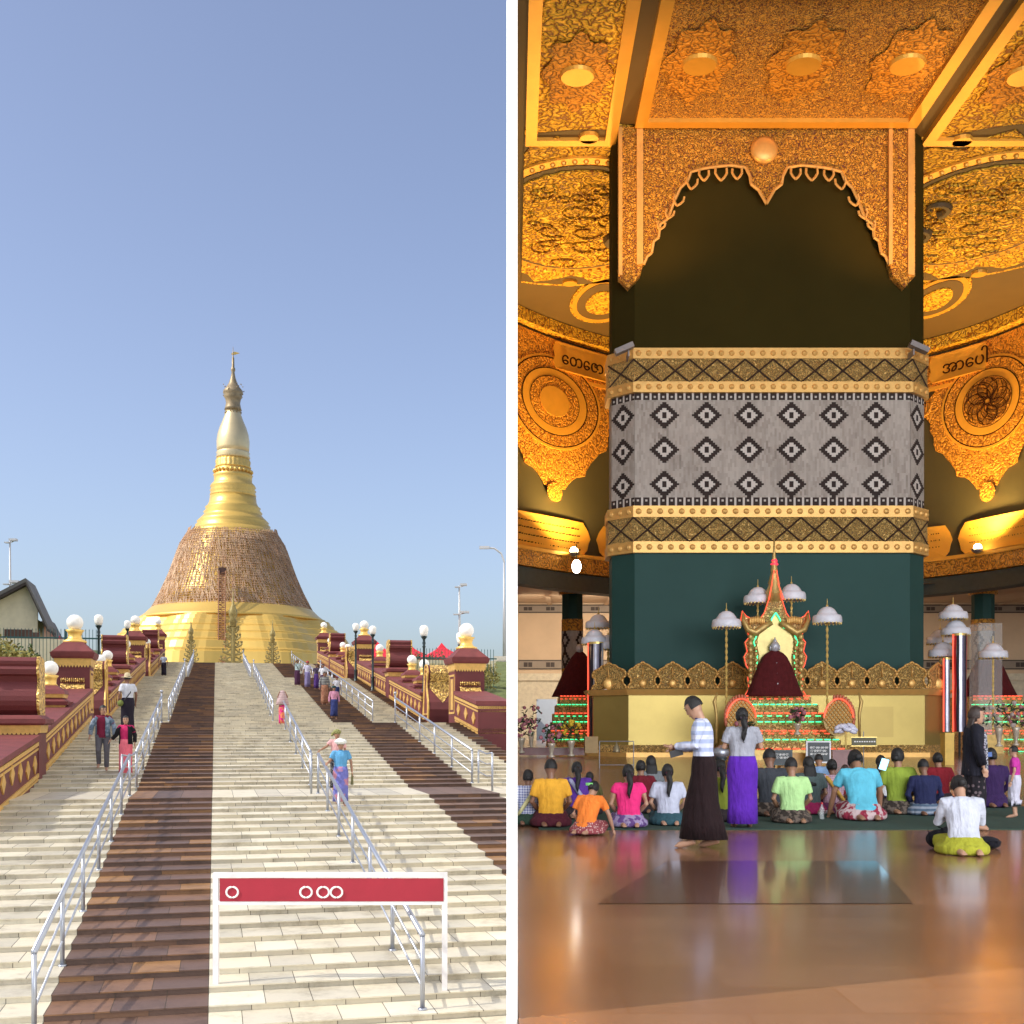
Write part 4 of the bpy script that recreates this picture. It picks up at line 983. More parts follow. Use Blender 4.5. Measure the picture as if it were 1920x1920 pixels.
def beads(m, o, z, r, step):
    for (a, b_) in faces3(o):
        ln = math.hypot(b_[0]-a[0], b_[1]-a[1]); n = max(2, int(ln/step))
        for i in range(n):
            f_ = (i+.5)/n; m.ball((a[0]+(b_[0]-a[0])*f_, a[1]+(b_[1]-a[1])*f_, z), r, r*.7, r, 8, 5)
def mouldpart(nm, Yt, Yb, o):
    def add(m, a, b_): beads(m, o, (a+b_)/2, (b_-a)*.27, (b_-a)*.95)
    q = pblock(nm, Yt, Yb, o, PGOLD, add=add); return q
for (nm, Ya, Yb_) in (('upper', 652, 735), ('lower', 948, 1036)):
    h_ = Yb_ - Ya
    mouldpart('bead_moulding', Ya, Ya + h_*.24, .20); mouldpart('bead_moulding', Yb_ - h_*.24, Yb_, .20)
    m = MB(); m.loft([[(x, y, zP(Yb_-h_*.24, .15)-.01) for x, y in octo(.15)], [(x, y, zP(Ya+h_*.24, .15)+.01) for x, y in octo(.15)]]); m.build('filigree_band', PFIL, PIL)
    z0_, z1_ = zP(Yb_-h_*.24, .3), zP(Ya+h_*.24, .3); m = MB()
    for fi_, (a, b_) in enumerate(faces3(.17)):
        ln = math.hypot(b_[0]-a[0], b_[1]-a[1]); n = 10 if fi_ == 0 else 1; d_ = Vector(((b_[0]-a[0])/ln, (b_[1]-a[1])/ln, 0)); nr = Vector((d_.y, -d_.x, 0))
        for i in range(n):
            for pa, pb in (((0, 0), (1, 1)), ((0, 1), (1, 0))):
                P0 = Vector((a[0], a[1], 0)) + d_*ln*(i + pa[0])/n; P1 = Vector((a[0], a[1], 0)) + d_*ln*(i + pb[0])/n
                P0.z = z0_ + (z1_-z0_)*(.5 if 0 else pa[1]); P1.z = z0_ + (z1_-z0_)*pb[1]
                m.tube([P0, P1], .04, 4)
    m.build('diamond_lattice', mat('dark brown strip', (.05, .025, .015), .6), PIL)
# mosaic: real tiles on front and chamfers
MOS = tinted('grey stone mosaic', [(.030, .018, .015), (.07, .045, .038), (.36, .315, .275), (.44, .39, .345), (.50, .45, .40), (.70, .65, .60)], .85, var=.12, scale=.6, bmp=0)
m = MB(); z0_, z1_ = zP(948), zP(735); 
m.loft([[(x, y, z0_) for x, y in octo(.0)], [(x, y, z1_) for x, y in octo(.0)]], 0); m.t[-10:] = [.5]*10
rows_n = 56; ch_ = (z1_-z0_)/rows_n; rr = random.Random(11)
def mosaic_face(a, b_, ncol, centers, step_c):
    ln = math.hypot(b_[0]-a[0], b_[1]-a[1]); d_ = Vector(((b_[0]-a[0])/ln, (b_[1]-a[1])/ln, 0)); nr = Vector((d_.y, -d_.x, 0))*.02; cw = ln/ncol
    A = Vector((a[0], a[1], 0)) + nr
    base = [[0]*rows_n for _ in range(ncol)]
    for c in range(ncol):
        r_ = 0; 
        while r_ < rows_n:
            k_ = rr.choice((2, 3, 3, 4)); t_ = .42 + .36*rr.random(); t_ += .08*sin(c*.13+r_*.1)
            for q_ in range(r_, min(rows_n, r_+k_)): base[c][q_] = min(.8, t_)
            r_ += k_
    for c in range(ncol):
        for r_ in range(rows_n):
            t_ = base[c][r_]
            for cc in centers:
                for rc in (10.5, 27.5, 44.5):
                    dx = abs(c + .5 - cc); dy = abs(r_ + .5 - rc)
                    md = dx + dy
                    if md <= 7.1: t_ = .02 if md >= 4.0 else .95
                    if dx < 1.1 and dy < 1.6: t_ = .02
            for (r0, inv) in ((0, 0), (rows_n-4, 1)):
                q_ = r_ - r0
                if 0 <= q_ < 4:
                    cc_ = c % 4; qq = q_ if not inv else 3 - q_
                    pat = ("1201", "1201", "1111", "1001")[qq] if False else None
                    t_ = .95 if cc_ == 3 else (.04 if (cc_ in (0, 2) and qq < 4) else (.9 if qq in (1, 2) and cc_ == 1 and qq == 2 else .04))
            p0 = A + d_*cw*c; p1 = A + d_*cw*(c+1); za, zb2 = z0_ + ch_*r_, z0_ + ch_*(r_+1)
            m.quad((p0.x, p0.y, za), (p1.x, p1.y, za), (p1.x, p1.y, zb2), (p0.x, p0.y, zb2), 0, t_)
f3 = faces3(0)
mosaic_face(*f3[0], 130, [(X_-1190)/(1706-1190)*130 for X_ in (1245, 1325, 1405, 1484, 1563, 1643)], 1.0)
mosaic_face(*f3[1], 14, [7], 1.0); mosaic_face(*f3[2], 14, [7], 1.0)
m.build('mosaic', MOS, PIL)
# lotus crest panels round the base
def ogee(w, h):
    pts = [(-w/2, 0), (-w/2*.98, h*.1), (-w/2*.80, h*.22), (-w/2*.80, h*.40), (-w/2*.97, h*.5), (-w/2*.98, h*.62), (-w/2*.86, h*.74), (-w/2*.66, h*.79), (-w/2*.52, h*.84), (-w/2*.40, h*.92), (-w/2*.18, h*.96)]
    return pts + [(0, h*1.04)] + [(-x, y) for x, y in pts[::-1]]
zc0, zc1 = zP(1291, .95), zP(1243, .95)
def crest(ax, ay, dx, dy, w):
    h_ = zc1 - zc0; pl = ogee(w, h_); d_ = Vector((dx, dy, 0)); nr = Vector((dy, -dx, 0))
    m = MB(); m.prism(pl, lambda x, z: Vector((ax, ay, zc0)) + d_*x + Vector((0, 0, z)), -nr*.08, 0); m.build('crest_panel', PFIL, PIL)
    c_ = m; m = MB()
    for A_, B2 in zip(pl, pl[1:]): m.tube([Vector((ax, ay, zc0)) + d_*A_[0] + Vector((0, 0, A_[1])) + nr*.02, Vector((ax, ay, zc0)) + d_*B2[0] + Vector((0, 0, B2[1])) + nr*.02], .045, 5)
    m.tube([Vector((ax, ay, zc0+h_*.45)) + nr*.05, Vector((ax, ay, zc0+h_*.82)) + nr*.05], .03, 4)
    m.ball(Vector((ax, ay, zc0+h_*.2)) + nr*.04, w*.13, .06, w*.13, 10, 6)
    m.build('crest_rim', PGOLD, PIL, smooth=True)
A_, B2 = faces3(.95)[0]; n_ = 10; w_ = (B2[0]-A_[0])/n_
for i in range(n_): crest(A_[0] + w_*(i+.5), -.95, 1, 0, w_*.99)
for (a, b_) in faces3(.95)[1:]:
    ln = math.hypot(b_[0]-a[0], b_[1]-a[1]); crest((a[0]+b_[0])/2, (a[1]+b_[1])/2, (b_[0]-a[0])/ln, (b_[1]-a[1])/ln, ln*.92)
# carved arch at the top of the pillar
GRED = filigree('carved gold over plum', (.92, .50, .08), (.16, .035, .02), 8.5, .30, .45, .4, 1, .06)
def AP(X, Y, o=.35): D = DP - o; return Vector(((X-960)/F*D - px, -o, E + (HY-Y)/F*D))
half = [(1207, 496), (1214, 480), (1222, 474), (1226, 452), (1235, 445), (1238, 420), (1250, 412), (1257, 398), (1264, 378), (1276, 352), (1290, 338), (1296, 322), (1318, 316), (1345, 312), (1372, 310), (1398, 314), (1406, 330), (1408, 345), (1422, 356), (1437, 382)]
topY = (HY - (CZ-.1-E)*F/(DP-.35))
def mirror(p): return [(2*1437 - x, y) for x, y in p[::-1]]
outl = [(1207, topY)] + half + mirror(half)[1:] + [(2*1437-1207, topY)]
m = MB(); m.prism(outl, lambda x, y: AP(x, y), (0, .18, 0)); o = m.build('arch_lace', GRED, PIL); bm = bmesh.new(); bm.from_mesh(o.data); bmesh.ops.triangulate(bm, faces=[f for f in bm.faces if len(f.verts) > 4]); bm.to_mesh(o.data); bm.free()
for (xa, xb) in ((1160, 1207), (1667, 1716)):
    m = MB(); m.prism([(xa, topY), (xa, 522), (xa+3, 524), ((xa+xb)/2 - 5, 540), (xb-6, 516), (xb, 492), (xb, topY)] if xa < 1400 else [(xa, topY), (xa, 492), (xa+6, 516), ((xa+xb)/2+5, 540), (xb-3, 520), (xb, 518), (xb, topY)], lambda x, y: AP(x, y, .42), (0, .4, 0)); m.build('arch_post', GRED, PIL)
    for (a, b_) in ((xa, xa+7), (xb-13, xb-1)):
        m = MB(); m.prism([(a, topY), (a, 514 if (a < xa+5) == (xa < 1400) else 496), (b_, 516 if (a < xa+5) == (xa < 1400) else 494), (b_, topY)], lambda x, y: AP(x, y, .55), (0, .2, 0)); m.build('arch_post_frame', PGOLD, PIL)
m = MB()
for p_ in (half, mirror(half)):
    for A_, B2 in zip(p_, p_[1:]): m.tube([AP(*A_, .4), AP(*B2, .4)], .07, 5)
m.build('arch_edge', PGOLD, PIL)
for (X_, Y_, s_, an) in ((1298, 340, 12, .5), (1320, 325, 11, 0), (1352, 322, 13, 0), (1382, 322, 11, 0), (1273, 372, 12, .9), (1256, 398, 10, .9), (1240, 420, 9, .9)):
    for q_ in (1, -1):
        Xc = X_ if q_ > 0 else 2*1437 - X_; m = MB()
        pts = [(-s_*.8, -s_*.5), (-s_*.85, s_*.2), (-s_*.5, s_*.8), (0, s_*1.3), (s_*.5, s_*.8), (s_*.85, s_*.2), (s_*.8, -s_*.5)]
        ca, sa = cos(an*.5*q_), sin(an*.5*q_); pts = [(Xc + x*ca - y*sa*-1*0 - y*sa*.6, Y_ + y*ca + x*sa*.6) for x, y in pts]
        for A_, B2 in zip(pts, pts[1:]): m.tube([AP(*A_, .45), AP(*B2, .45)], .055, 5)
        m.build('teardrop', PGOLD, PIL)
m = MB(); m.lathe([(.56, 0), (.6, .1), (.45, .2), (.2, .26)], n=24)
o = m.build('round_boss', PGOLD, PIL, smooth=True); o.rotation_euler = (R(90), 0, 0); o.location = AP(1432, 283, .4)
# floodlights on the shoulders of the band
for (X_, Y_, s_, lab) in ((1170, 655, -1, 'left'), (1722, 652, 1, 'right')):
    p = AP(X_, Y_, .9) + Vector((px, DP, 0)); t = thing('floodlight', 'grey rectangular floodlight on the %s shoulder of the pillar band' % lab, 'floodlight', p)
    g = mat('grey lamp housing', (.28, .25, .24), .5, .3)
    MM = Matrix.Rotation(s_*R(24), 4, 'Y')
    m = MB(); m.box(-.42, .42, -.25, .15, -.11, .11, M=MM); m.build('housing', g, t)
    m = MB(); m.box(-.38, .38, -.2, .1, .112, .125, M=MM); m.build('glass', mat('lamp glass', (.5, .45, .4), .2), t)
    m = MB(); m.box(-.03-s_*.2, .03-s_*.2, -.02, .8, -.3, -.05); m.build('bracket', g, t)
    ld = bpy.data.lights.new('flood_light', 'SPOT'); lo = bpy.data.objects.new('flood_light', ld); SC.collection.objects.link(lo); lo.parent = t; lo.location = (0, -2.6, .6)
    ld.energy = 2600; ld.color = (1, .50, .12); ld.spot_size = R(95); ld.spot_blend = 1; ld.shadow_soft_size = .4; lo.rotation_euler = Vector((-s_*.22, .16, 1)).to_track_quat('-Z', 'Y').to_euler()

# ---- outer ring columns
def column(X, D, lab):
    p = W(X, 0, D); t = thing('column', lab, 'column', (p.x, p.y, 0), 0, 'banded columns of the outer aisle'); k_ = D/F; zc = lambda Y: E + (HY-Y)*k_; r_ = .78
    def seg(nm, Ya, Yb_, ro, mt, zb_=None): m = MB(); m.lathe([(ro, zc(Yb_) if zb_ is None else zb_), (ro, zc(Ya))], n=8, a0=pi/8); m.build(nm, mt, t)
    seg('upper_shaft', 1095, 1162, r_, GREENP); seg('gold_band', 1162, 1184, r_+.04, GDRUM)
    m = MB(); n_ = 48
    for j in range(n_):
        for q_ in range(14):
            a0, a1 = 2*pi*j/n_, 2*pi*(j+1)/n_; z0_, z1_ = zc(1254) + (zc(1184)-zc(1254))*q_/14, zc(1254) + (zc(1184)-zc(1254))*(q_+1)/14
            d_ = abs((j % 12)-5.5) + abs((q_ % 7)-3); t_ = .05 if 2.2 < d_ < 3.6 else (.55 + .3*rr.random())
            m.quad((r_*cos(a0), r_*sin(a0), z0_), (r_*cos(a1), r_*sin(a1), z0_), (r_*cos(a1), r_*sin(a1), z1_), (r_*cos(a0), r_*sin(a0), z1_), 0, t_)
    m.build('tile_band', MOS, t)
    seg('gold_band', 1254, 1273, r_+.04, GDRUM); seg('lower_shaft', 1273, 1400, r_, mat('blue green column paint', (.03, .11, .14), .5), 0)
    m = MB(); m.lathe([(r_+.05, zc(1097)), (r_+.16, zc(1080)), (r_+.1, zc(1075)), (r_+.25, zc(1050)), (r_+.2, 10.7)], n=16, wob=lambda j, z: 1+.03*(j % 2)); m.build('gold_capital', GDRUM, t, smooth=True)
column(1073, 84, 'banded green and gold column left of the pillar'); column(1843, 84, 'banded green and gold column right of the pillar')
# ---- uplights on the cornice
UPM = emis('lit lamp face', (1, .78, .42), 22)
for (X_, Y_, lab, pw_) in ((1076, 1036, 'left', 1), (1832, 1030, 'right', 1)):
    p = W(X_, Y_, 76); t = thing('uplight', 'small lit lamp on the gold cornice, %s of the pillar' % lab, 'lamp', p, 0, 'lit lamps on the cornice')
    m = MB(); m.lathe([(.12, -.25), (.34, -.1), (.36, 0)], n=14); m.build('housing', STEEL, t, smooth=True)
    m = MB(); m.ball((0, -.1, .1), .26, n=14, k=8); m.build('bulb', UPM, t, smooth=True)
    ld = bpy.data.lights.new('uplight_light', 'SPOT'); lo = bpy.data.objects.new('uplight_light', ld); SC.collection.objects.link(lo); lo.parent = t; lo.location = (0, -1.2, .5)
    ld.energy = 3600; ld.color = (1, .60, .18); ld.spot_size = R(150); ld.spot_blend = .9; ld.shadow_soft_size = .3
    lo.rotation_euler = Vector((0, .25, 1)).to_track_quat('-Z', 'Y').to_euler()
p = W(1081, 1062, 72); t = thing('bare_bulb', 'bright white bare lamp hanging just under the left cornice', 'lamp', p)
m = MB(); m.ball((0, 0, 0), .28, .2, .42, 14, 8); m.build('bulb', emis('white hot bulb', (1, .9, .8), 18), t, smooth=True)
m = MB(); m.tube([(0, 0, .4), (0, .3, 1.4)], .04, 6); m.build('stem', BLACKM, t)
# warm ceiling lamps of the hall (they stand above the pillar's shoulders and on the cornice ring) and two added area fills, front and aisle
def hlight(kind, loc, to, energy, col, size=1, sy=None, spot=None, nm='hall_light'):
    ld = bpy.data.lights.new(nm, kind); lo = bpy.data.objects.new(nm, ld); SC.collection.objects.link(lo); lo.location = loc; ld.energy = energy; ld.color = col
    if kind == 'AREA': ld.size = size; ld.shape = 'RECTANGLE'; ld.size_y = sy or size
    if kind == 'SPOT': ld.spot_size = spot or R(120); ld.spot_blend = 1; ld.shadow_soft_size = size
    lo.rotation_euler = (Vector(to) - Vector(loc)).to_track_quat('-Z', 'Y').to_euler(); return lo
for X_ in (985, 1120, 1750, 1890):
    q_ = DW(X_, 13.2, 4.5); hlight('SPOT', q_, (q_.x, q_.y - 5, CZ), 4400, (1, .56, .15), .4, spot=R(150), nm='cornice_light')
hlight('AREA', (20, -16, 12), (12, 50, 8), 15000, (.95, .97, 1), 36, 18, nm='hall_front_fill')  # added fill that lifts the whole hall, no fixture behind it
hlight('AREA', (15, 92, 9.5), (14, 100, 3), 2600, (1, .86, .68), 28, 6, nm='aisle_fill')  # added fill for the aisle, no lamp modelled there
# ---------------------------------------------------------------- shrine on the pillar's front
NG = emis('green light tube', (.05, .9, .35), 1.5); NR = emis('red light tube', (1, .10, .05), 1.2)
ROBE = fabric('maroon robe cloth', (.10, .012, .014)); SIL = mat('silvery face', (.55, .55, .6), .35, .4)
BR = mat('shrine gold', (.62, .42, .14), .4, .5, .25, 6, .4); BRF = filigree('shrine filigree', (.85, .62, .24), (.26, .13, .04), 9, .26, .4, .5, 1, .03)
def lights_line(pts, mt, r=.028):
    m = MB(); m.tube(pts, r, 5); return m
def shrine(label, Xc, D, sc, full=True):
    b0 = W(Xc, 0, D); t = thing('altar', label, 'altar', (b0.x, D, 0), 0, None if full else 'neon-lit altars')
    k_ = D/F
    def P(X, Y, o=0.0): return Vector(((X - 1453)*k_*sc, -o, E + (HY - Y)*k_))
    rows_ = [(1306, 62, .6), (1322, 72, .9), (1338, 80, 1.2), (1354, 86, 1.5), (1370, 92, 1.8), (1386, 98, 2.1), (1402, 104, 2.4)]
    for i, (Y, w_, o) in enumerate(rows_):
        m = MB(); a = P(1453-w_, Y, o); zb_ = P(0, Y+16, 0).z; m.box(a.x, -a.x, -o, .6 if full else 3, max(0, zb_), a.z); 
        for q_ in range(int(w_*2/7)): x = a.x + (q_+.5)*(-2*a.x)/int(w_*2/7); m.ball((x, -o, a.z-.12), .06, n=6, k=4)
        m.build('tier', BRF, t)
        m = MB(); nn = 13
        for q_ in range(nn):
            xa = -w_ + 2*w_*q_/nn; m.tube([P(1453+xa, Y-.5, o+.03), P(1453+xa+w_*.115, Y-.5, o+.03)], .024, 5)
        m.build('light_tube', NG if i % 2 else NR, t)
        if i % 2 == 0:
            m = MB()
            for q_ in range(9):
                x = -w_ + q_*w_/4.5
                m.tube([P(1453+x, Y+5, o+.04), P(1453+x+w_*.12, Y+5, o+.04)], .022, 4)
            m.build('light_tube', NG if (i//2) % 2 else NR, t)
    if not full: return t, P
    # base block
    m = MB(); a = P(1453-105, 1412, 2.6); m.box(a.x, -a.x, -2.6, .6, 0, P(0, 1404, 0).z); m.build('base_block', BR, t)
    # throne back: flame-edged outline
    half = [(1395, 1305), (1403, 1292), (1401, 1270), (1407, 1262), (1398, 1248), (1394, 1232), (1400, 1222), (1396, 1205), (1404, 1195), (1398, 1180), (1388, 1163), (1391, 1146), (1398, 1156), (1412, 1163), (1425, 1160), (1432, 1150), (1438, 1132), (1444, 1112), (1447, 1088), (1450, 1070)]
    mir = [(2*1452.5 - x, y) for x, y in half[::-1]]
    m = MB(); m.prism(half + mir, lambda x, y: P(x, y, .15), (0, .25, 0)); o = m.build('throne_back', BRF, t)
    bm = bmesh.new(); bm.from_mesh(o.data); bmesh.ops.triangulate(bm, faces=[f for f in bm.faces if len(f.verts) > 4]); bm.to_mesh(o.data); bm.free()
    for pl in (half, mir): m = MB(); m.tube([P(x, y, .22) for x, y in pl], .017, 5); m.build('light_tube', NR, t)
    inner = [(1408, 1300), (1416, 1270), (1418, 1230), (1412, 1205), (1420, 1185), (1438, 1178), (1446, 1160), (1452.5, 1150)]
    im = [(2*1452.5 - x, y) for x, y in inner[::-1]]
    m = MB(); m.prism([(x*.86 + 1452.5*.14, y) for x, y in inner + im[1:]], lambda x, y: P(x, y, .2), (0, .1, 0)); m.build('bright_niche', mat('pale gilded niche', (.52, .42, .16), .4, .5), t)
    for pl in (inner, im): m = MB(); m.tube([P(x, y, .3) for x, y in pl], .03, 5); m.build('light_tube', NG, t)
    for s in (-1, 1):
        for (dx, ya, yb_, w_) in ((47, 1190, 1300, 5), (37, 1200, 1300, 3.5)):
            m = MB(); x = 1452.5 + s*dx
            for q_ in range(9): y = ya + (yb_-ya)*q_/9; m.ball(P(x, y+5, .3), w_*k_, .08, (yb_-ya)/18*k_, 8, 5)
            m.build('pilaster', BR, t, smooth=True)
        m = MB(); m.tube([P(1452.5+s*8, 1168, .3), P(1452.5+s*22, 1176, .32), P(1452.5+s*38, 1188, .34), P(1452.5+s*52, 1182, .34), P(1452.5+s*60, 1166, .3), P(1452.5+s*61, 1150, .25)], [.12, .16, .16, .14, .1, .03], 6); m.build('curled_gable', BR, t, smooth=True)
        m = MB()
        for q_ in range(9): m.ball(P(1452.5+s*(22+q_*3.2), 1163 + abs(q_-4)*.6, .3), .045, .04, .16, 6, 5)
        m.build('petal_row', PGOLD, t, smooth=True)
        # lattice wing with flame edge
        c_ = (1452.5 + s*86, 1346); ov = [(c_[0] + 26*cos(a)*(1+.1*sin(a)), c_[1] + 33*sin(a)) for a in [2*pi*i/26 for i in range(26)]]
        m = MB(); m.prism(ov, lambda x, y: P(x, y, 2.7), (0, .1, 0)); m.build('wing_panel', mat('dull gilt wing', (.40, .27, .10), .5, .4), t)
        m = MB()
        for i in range(-6, 7):
            for dd in (-1, 1):
                pts = [(c_[0] + i*7 + u*dd*.8, c_[1] + u) for u in range(-32, 33, 4)]; pts = [p for p in pts if ((p[0]-c_[0])/25)**2 + ((p[1]-c_[1])/32)**2 < 1]
                if len(pts) > 1: m.tube([P(*pts[0], 2.75), P(*pts[-1], 2.75)], .018, 4)
        m.build('wing_lattice', PGOLD, t)
        m = MB(); m.tube([P(x, y, 2.76) for x, y in ov[13:] + ov[:1]] if True else [], .03, 5); m.build('light_tube', NR, t)
        m = MB()
        for i in range(12):
            a = -pi/2 + s*(-.25 + i*.19) if s > 0 else -pi/2 - (-.25 + i*.19); x, y = c_[0] + 28*cos(a), c_[1] + 35*sin(a)
            m.ball(P(x, y, 2.7), .07, .05, .15, 6, 4)
        m.build('flame_edge', NR if False else mat('red gilt flames', (.45, .12, .05), .5, .2), t)
        m = MB(); m.tube([P(1452.5+s*128, 1392, 2.4), P(1452.5+s*127, 1340, 2.4), P(1452.5+s*131, 1318, 2.4), P(1452.5+s*126, 1302, 2.4)], [.05, .06, .08, .02], 6); m.build('hook_finial', BR, t, smooth=True)
    m = MB(); m.lathe([(.34, 0), (.30, .3), (.36, .34), (.22, .7), (.26, .74), (.13, 1.2), (.15, 1.25), (.05, 2.1), (.03, 2.6)], n=12)
    o = m.build('spire', BR, t, smooth=True); o.location = P(1452.5, 1128, 0)
    for s in (-1, 1): m = MB(); m.tube([P(1452.5+s*14, 1126, .4), P(1452.5+s*7, 1100, .2), P(1452.5+s*2, 1075, .1)], .022, 4); m.build('light_tube', NR, t)
    m = MB(); m.lathe([(.02, 0), (.05, .1), (.17, .22), (.10, .3), (.13, .36), (.05, .5), (.01, .75)], n=10); o = m.build('ruby_finial', emis('red lit finial', (1, .04, .07), .9), t, smooth=True); o.location = P(1453, 1068, 0)
    return t, P
ALT, PA = shrine('tall gold altar with red and green light tubes in front of the pillar', 1452, 48.2, 1.0)
# the robed statue
st = thing('robed_statue', 'seated statue with silvery head draped in a maroon robe on the gold altar', 'statue', W(1453, 1306, 47.75))
m = MB(); rows_ = [(1.18, .0), (1.12, .12), (.98, .45), (.82, .9), (.66, 1.3), (.5, 1.6), (.36, 1.75), (.18, 1.86), (.12, 1.9)]
m.loft([[(r_*cos(a)*(1+.03*sin(9*a)), r_*.55*sin(a)*(1+.03*sin(9*a)), z_) for a in [2*pi*j/40 for j in range(40)]] for r_, z_ in rows_]); m.build('robe', ROBE, st, smooth=True)
m = MB(); m.ball((0, 0, 2.02), .19, .18, .24, 14, 10); m.ball((0, 0, 2.24), .09, n=8, k=6); m.lathe([(.06, 2.27), (.01, 2.42)], n=8)
for s in (-1, 1): m.ball((s*.19, 0, 1.98), .03, .04, .12, 6, 5)
m.ball((0, -.18, 1.99), .03, .04, .06, 6, 4); m.build('head', SIL, st, smooth=True)
m = MB()
for q_ in range(3): m.ball((0, -.47+q_*.09, .5+q_*.42), .055, n=8, k=5)
m.build('studs', SIL, st, smooth=True)
# ---------------------------------------------------------------- ceremonial umbrellas
UMB = mat('white silky umbrella cloth', (.86, .87, .95), .4, 0, .08, 8, .3, 30); TWG = mat('twisted gold pole', (.85, .62, .2), .35, .5)
def umbrella(label, X, Y, D, zb_, w=1.14, pole=True):
    p = W(X, Y, D); t = thing('ceremonial_umbrella', label, 'umbrella', (p.x, p.y, zb_), 0, 'white ceremonial umbrellas'); h = p.z - zb_; r_ = w/2
    m = MB(); fr = lambda j, z: 1 + .03*(j % 2)
    m.lathe([(r_*.96, h-.34), (r_*1.02, h-.28), (r_*.99, h-.10), (r_*.93, h-.02), (r_*.70, h+.02), (r_*.66, h+.08), (r_*.5, h+.22), (r_*.28, h+.31), (.03, h+.34)], n=32, cap=False, wob=fr); m.build('canopy', UMB, t, smooth=True)
    m = MB()
    for j in range(22):
        a = 2*pi*j/22; m.ball((r_*.97*cos(a), r_*.97*sin(a), h-.34), .03, .03, .055, 6, 4)
    m.build('tassels', TWG, t)
    m = MB()
    if pole:
        n_ = 60; m.tube([(0, 0, 0), (0, 0, h)], .03, 6)
        for s_ in (0, pi): m.tube([(.035*cos(s_+i*.9), .035*sin(s_+i*.9), h*i/n_) for i in range(n_+1)], .022, 4)
    else: m.tube([(0, 0, 0), (0, 0, h)], .03, 6)
    m.build('twisted_pole', TWG, t)
    m = MB(); m.lathe([(.03, h+.32), (.05, h+.38), (.015, h+.44), (.01, h+.66)], n=8); m.build('tip', TWG, t)
    return t
za = PA(0, 1306).z
umbrella('white umbrella on a twisted gold pole, lower left of the altar', 1362, 1161, 47.6, 1.3)
umbrella('white umbrella high behind the altar gable, left of the spire', 1421, 1116, 48.8, 3.4)
umbrella('white umbrella high behind the altar gable, right of the spire', 1484, 1110, 48.8, 3.4)
umbrella('white umbrella on a twisted gold pole, lower right of the altar', 1551, 1153, 47.6, 1.3)
for X_, Y_, lab in ((1122, 1165, 'topmost white umbrella in the cluster left of the pillar'), (1115, 1194, 'white umbrella in front in the cluster left of the pillar'), (1140, 1204, 'lowest white umbrella, half behind the pillar corner on the left')):
    umbrella(lab, X_, Y_, 54 if X_ != 1122 else 56, 1.0, 1.2)
for X_, Y_, lab in ((1787, 1147, 'topmost white umbrella in the cluster right of the pillar'), (1792, 1177, 'white umbrella over the dark streamers right of the pillar'), (1768, 1218, 'lowest white umbrella by the right corner of the pillar'), (1763, 1194, 'white umbrella partly hidden behind the others by the right pillar corner'), (1862, 1220, 'white umbrella standing apart at the far right')):
    umbrella(lab, X_, Y_, 53 if Y_ != 1194 else 55, 1.0, 1.25)
# side altars with robed figures, far left and far right
for (Xc, D, lab) in ((1088, 62, 'neon-lit tiered altar in the left aisle'), (1862, 60, 'neon-lit tiered altar in the right aisle')):
    t, P2 = shrine(lab, Xc, D, .62 if Xc < 1400 else .75, False)
    st = thing('robed_statue', 'dark maroon robed figure on the altar in the %s aisle' % ('left' if Xc < 1400 else 'right'), 'statue', (W(Xc, 0, D).x + .0, D+.6, P2(0, 1306).z))
    m = MB(); m.loft([[(r_*cos(a), r_*.6*sin(a), z_) for a in [2*pi*j/24 for j in range(24)]] for r_, z_ in [(1.5, 0), (1.2, .6), (.8, 1.5), (.45, 2.1), (.2, 2.4)]]); m.build('robe', ROBE, st, smooth=True)
    m = MB(); m.ball((0, 0, 2.55), .2, .2, .26, 12, 8); m.build('head', SIL, st, smooth=True)
# hanging streamers
STR = [mat('black satin streamer', (.02, .018, .03), .35), mat('silver satin streamer', (.55, .56, .65), .3, .4), mat('red satin streamer', (.5, .02, .03), .4), mat('slate satin streamer', (.12, .11, .18), .35)]
def streamers(label, X0, X1, Yt, Yb, D, order):
    a, b_ = W(X0, Yt, D), W(X1, Yb, D); t = thing('streamer_column', label, 'streamers', ((a.x+b_.x)/2, D, 0), 0, 'tall hanging streamer columns')
    r_ = (b_.x-a.x)/2; n = len(order)
    for i, c in enumerate(order):
        a0 = -pi + pi*i/n*1.0; a1 = -pi + pi*(i+1)/n; m = MB()
        pts = lambda z, k: [(r_*cos(a0+(a1-a0)*q/3)*(1+.05*sin(z*3+i)), r_*sin(a0+(a1-a0)*q/3), z) for q in range(4)]
        zs = [b_.z + (a.z-b_.z)*q/14 for q in range(15)]
        m.loft([pts(z, 0) for z in zs], cap=False, closed=False); m.build('streamer', STR[c], t, smooth=True)
    m = MB(); m.lathe([(r_*1.02, a.z-.05), (r_*1.02, a.z+.05)], n=16); m.build('hoop', TWG, t)
    m = MB(); m.tube([(-r_*1.05, -.1, b_.z + (a.z-b_.z)*q/20 + 0) for q in range(21)], .03, 4); m.build('light_tube', NR, t)
    m = MB(); m.tube([(0, 0, 0), (0, 0, b_.z)], .05, 6); m.build('stand', BLACKM, t); return t
streamers('tall black and silver streamer column under the umbrellas left of the pillar', 1103, 1131, 1206, 1382, 52.6, [2, 0, 0, 1, 3, 0, 1, 3])
streamers('tall black, silver and red streamer column under the umbrellas right of the pillar', 1786, 1812, 1190, 1372, 51.6, [1, 2, 0, 1, 3, 0, 2, 0])
streamers('narrow silver streamer column by the lowest umbrella at the right pillar corner', 1768, 1781, 1235, 1372, 51, [1, 3, 1, 1, 0, 3])
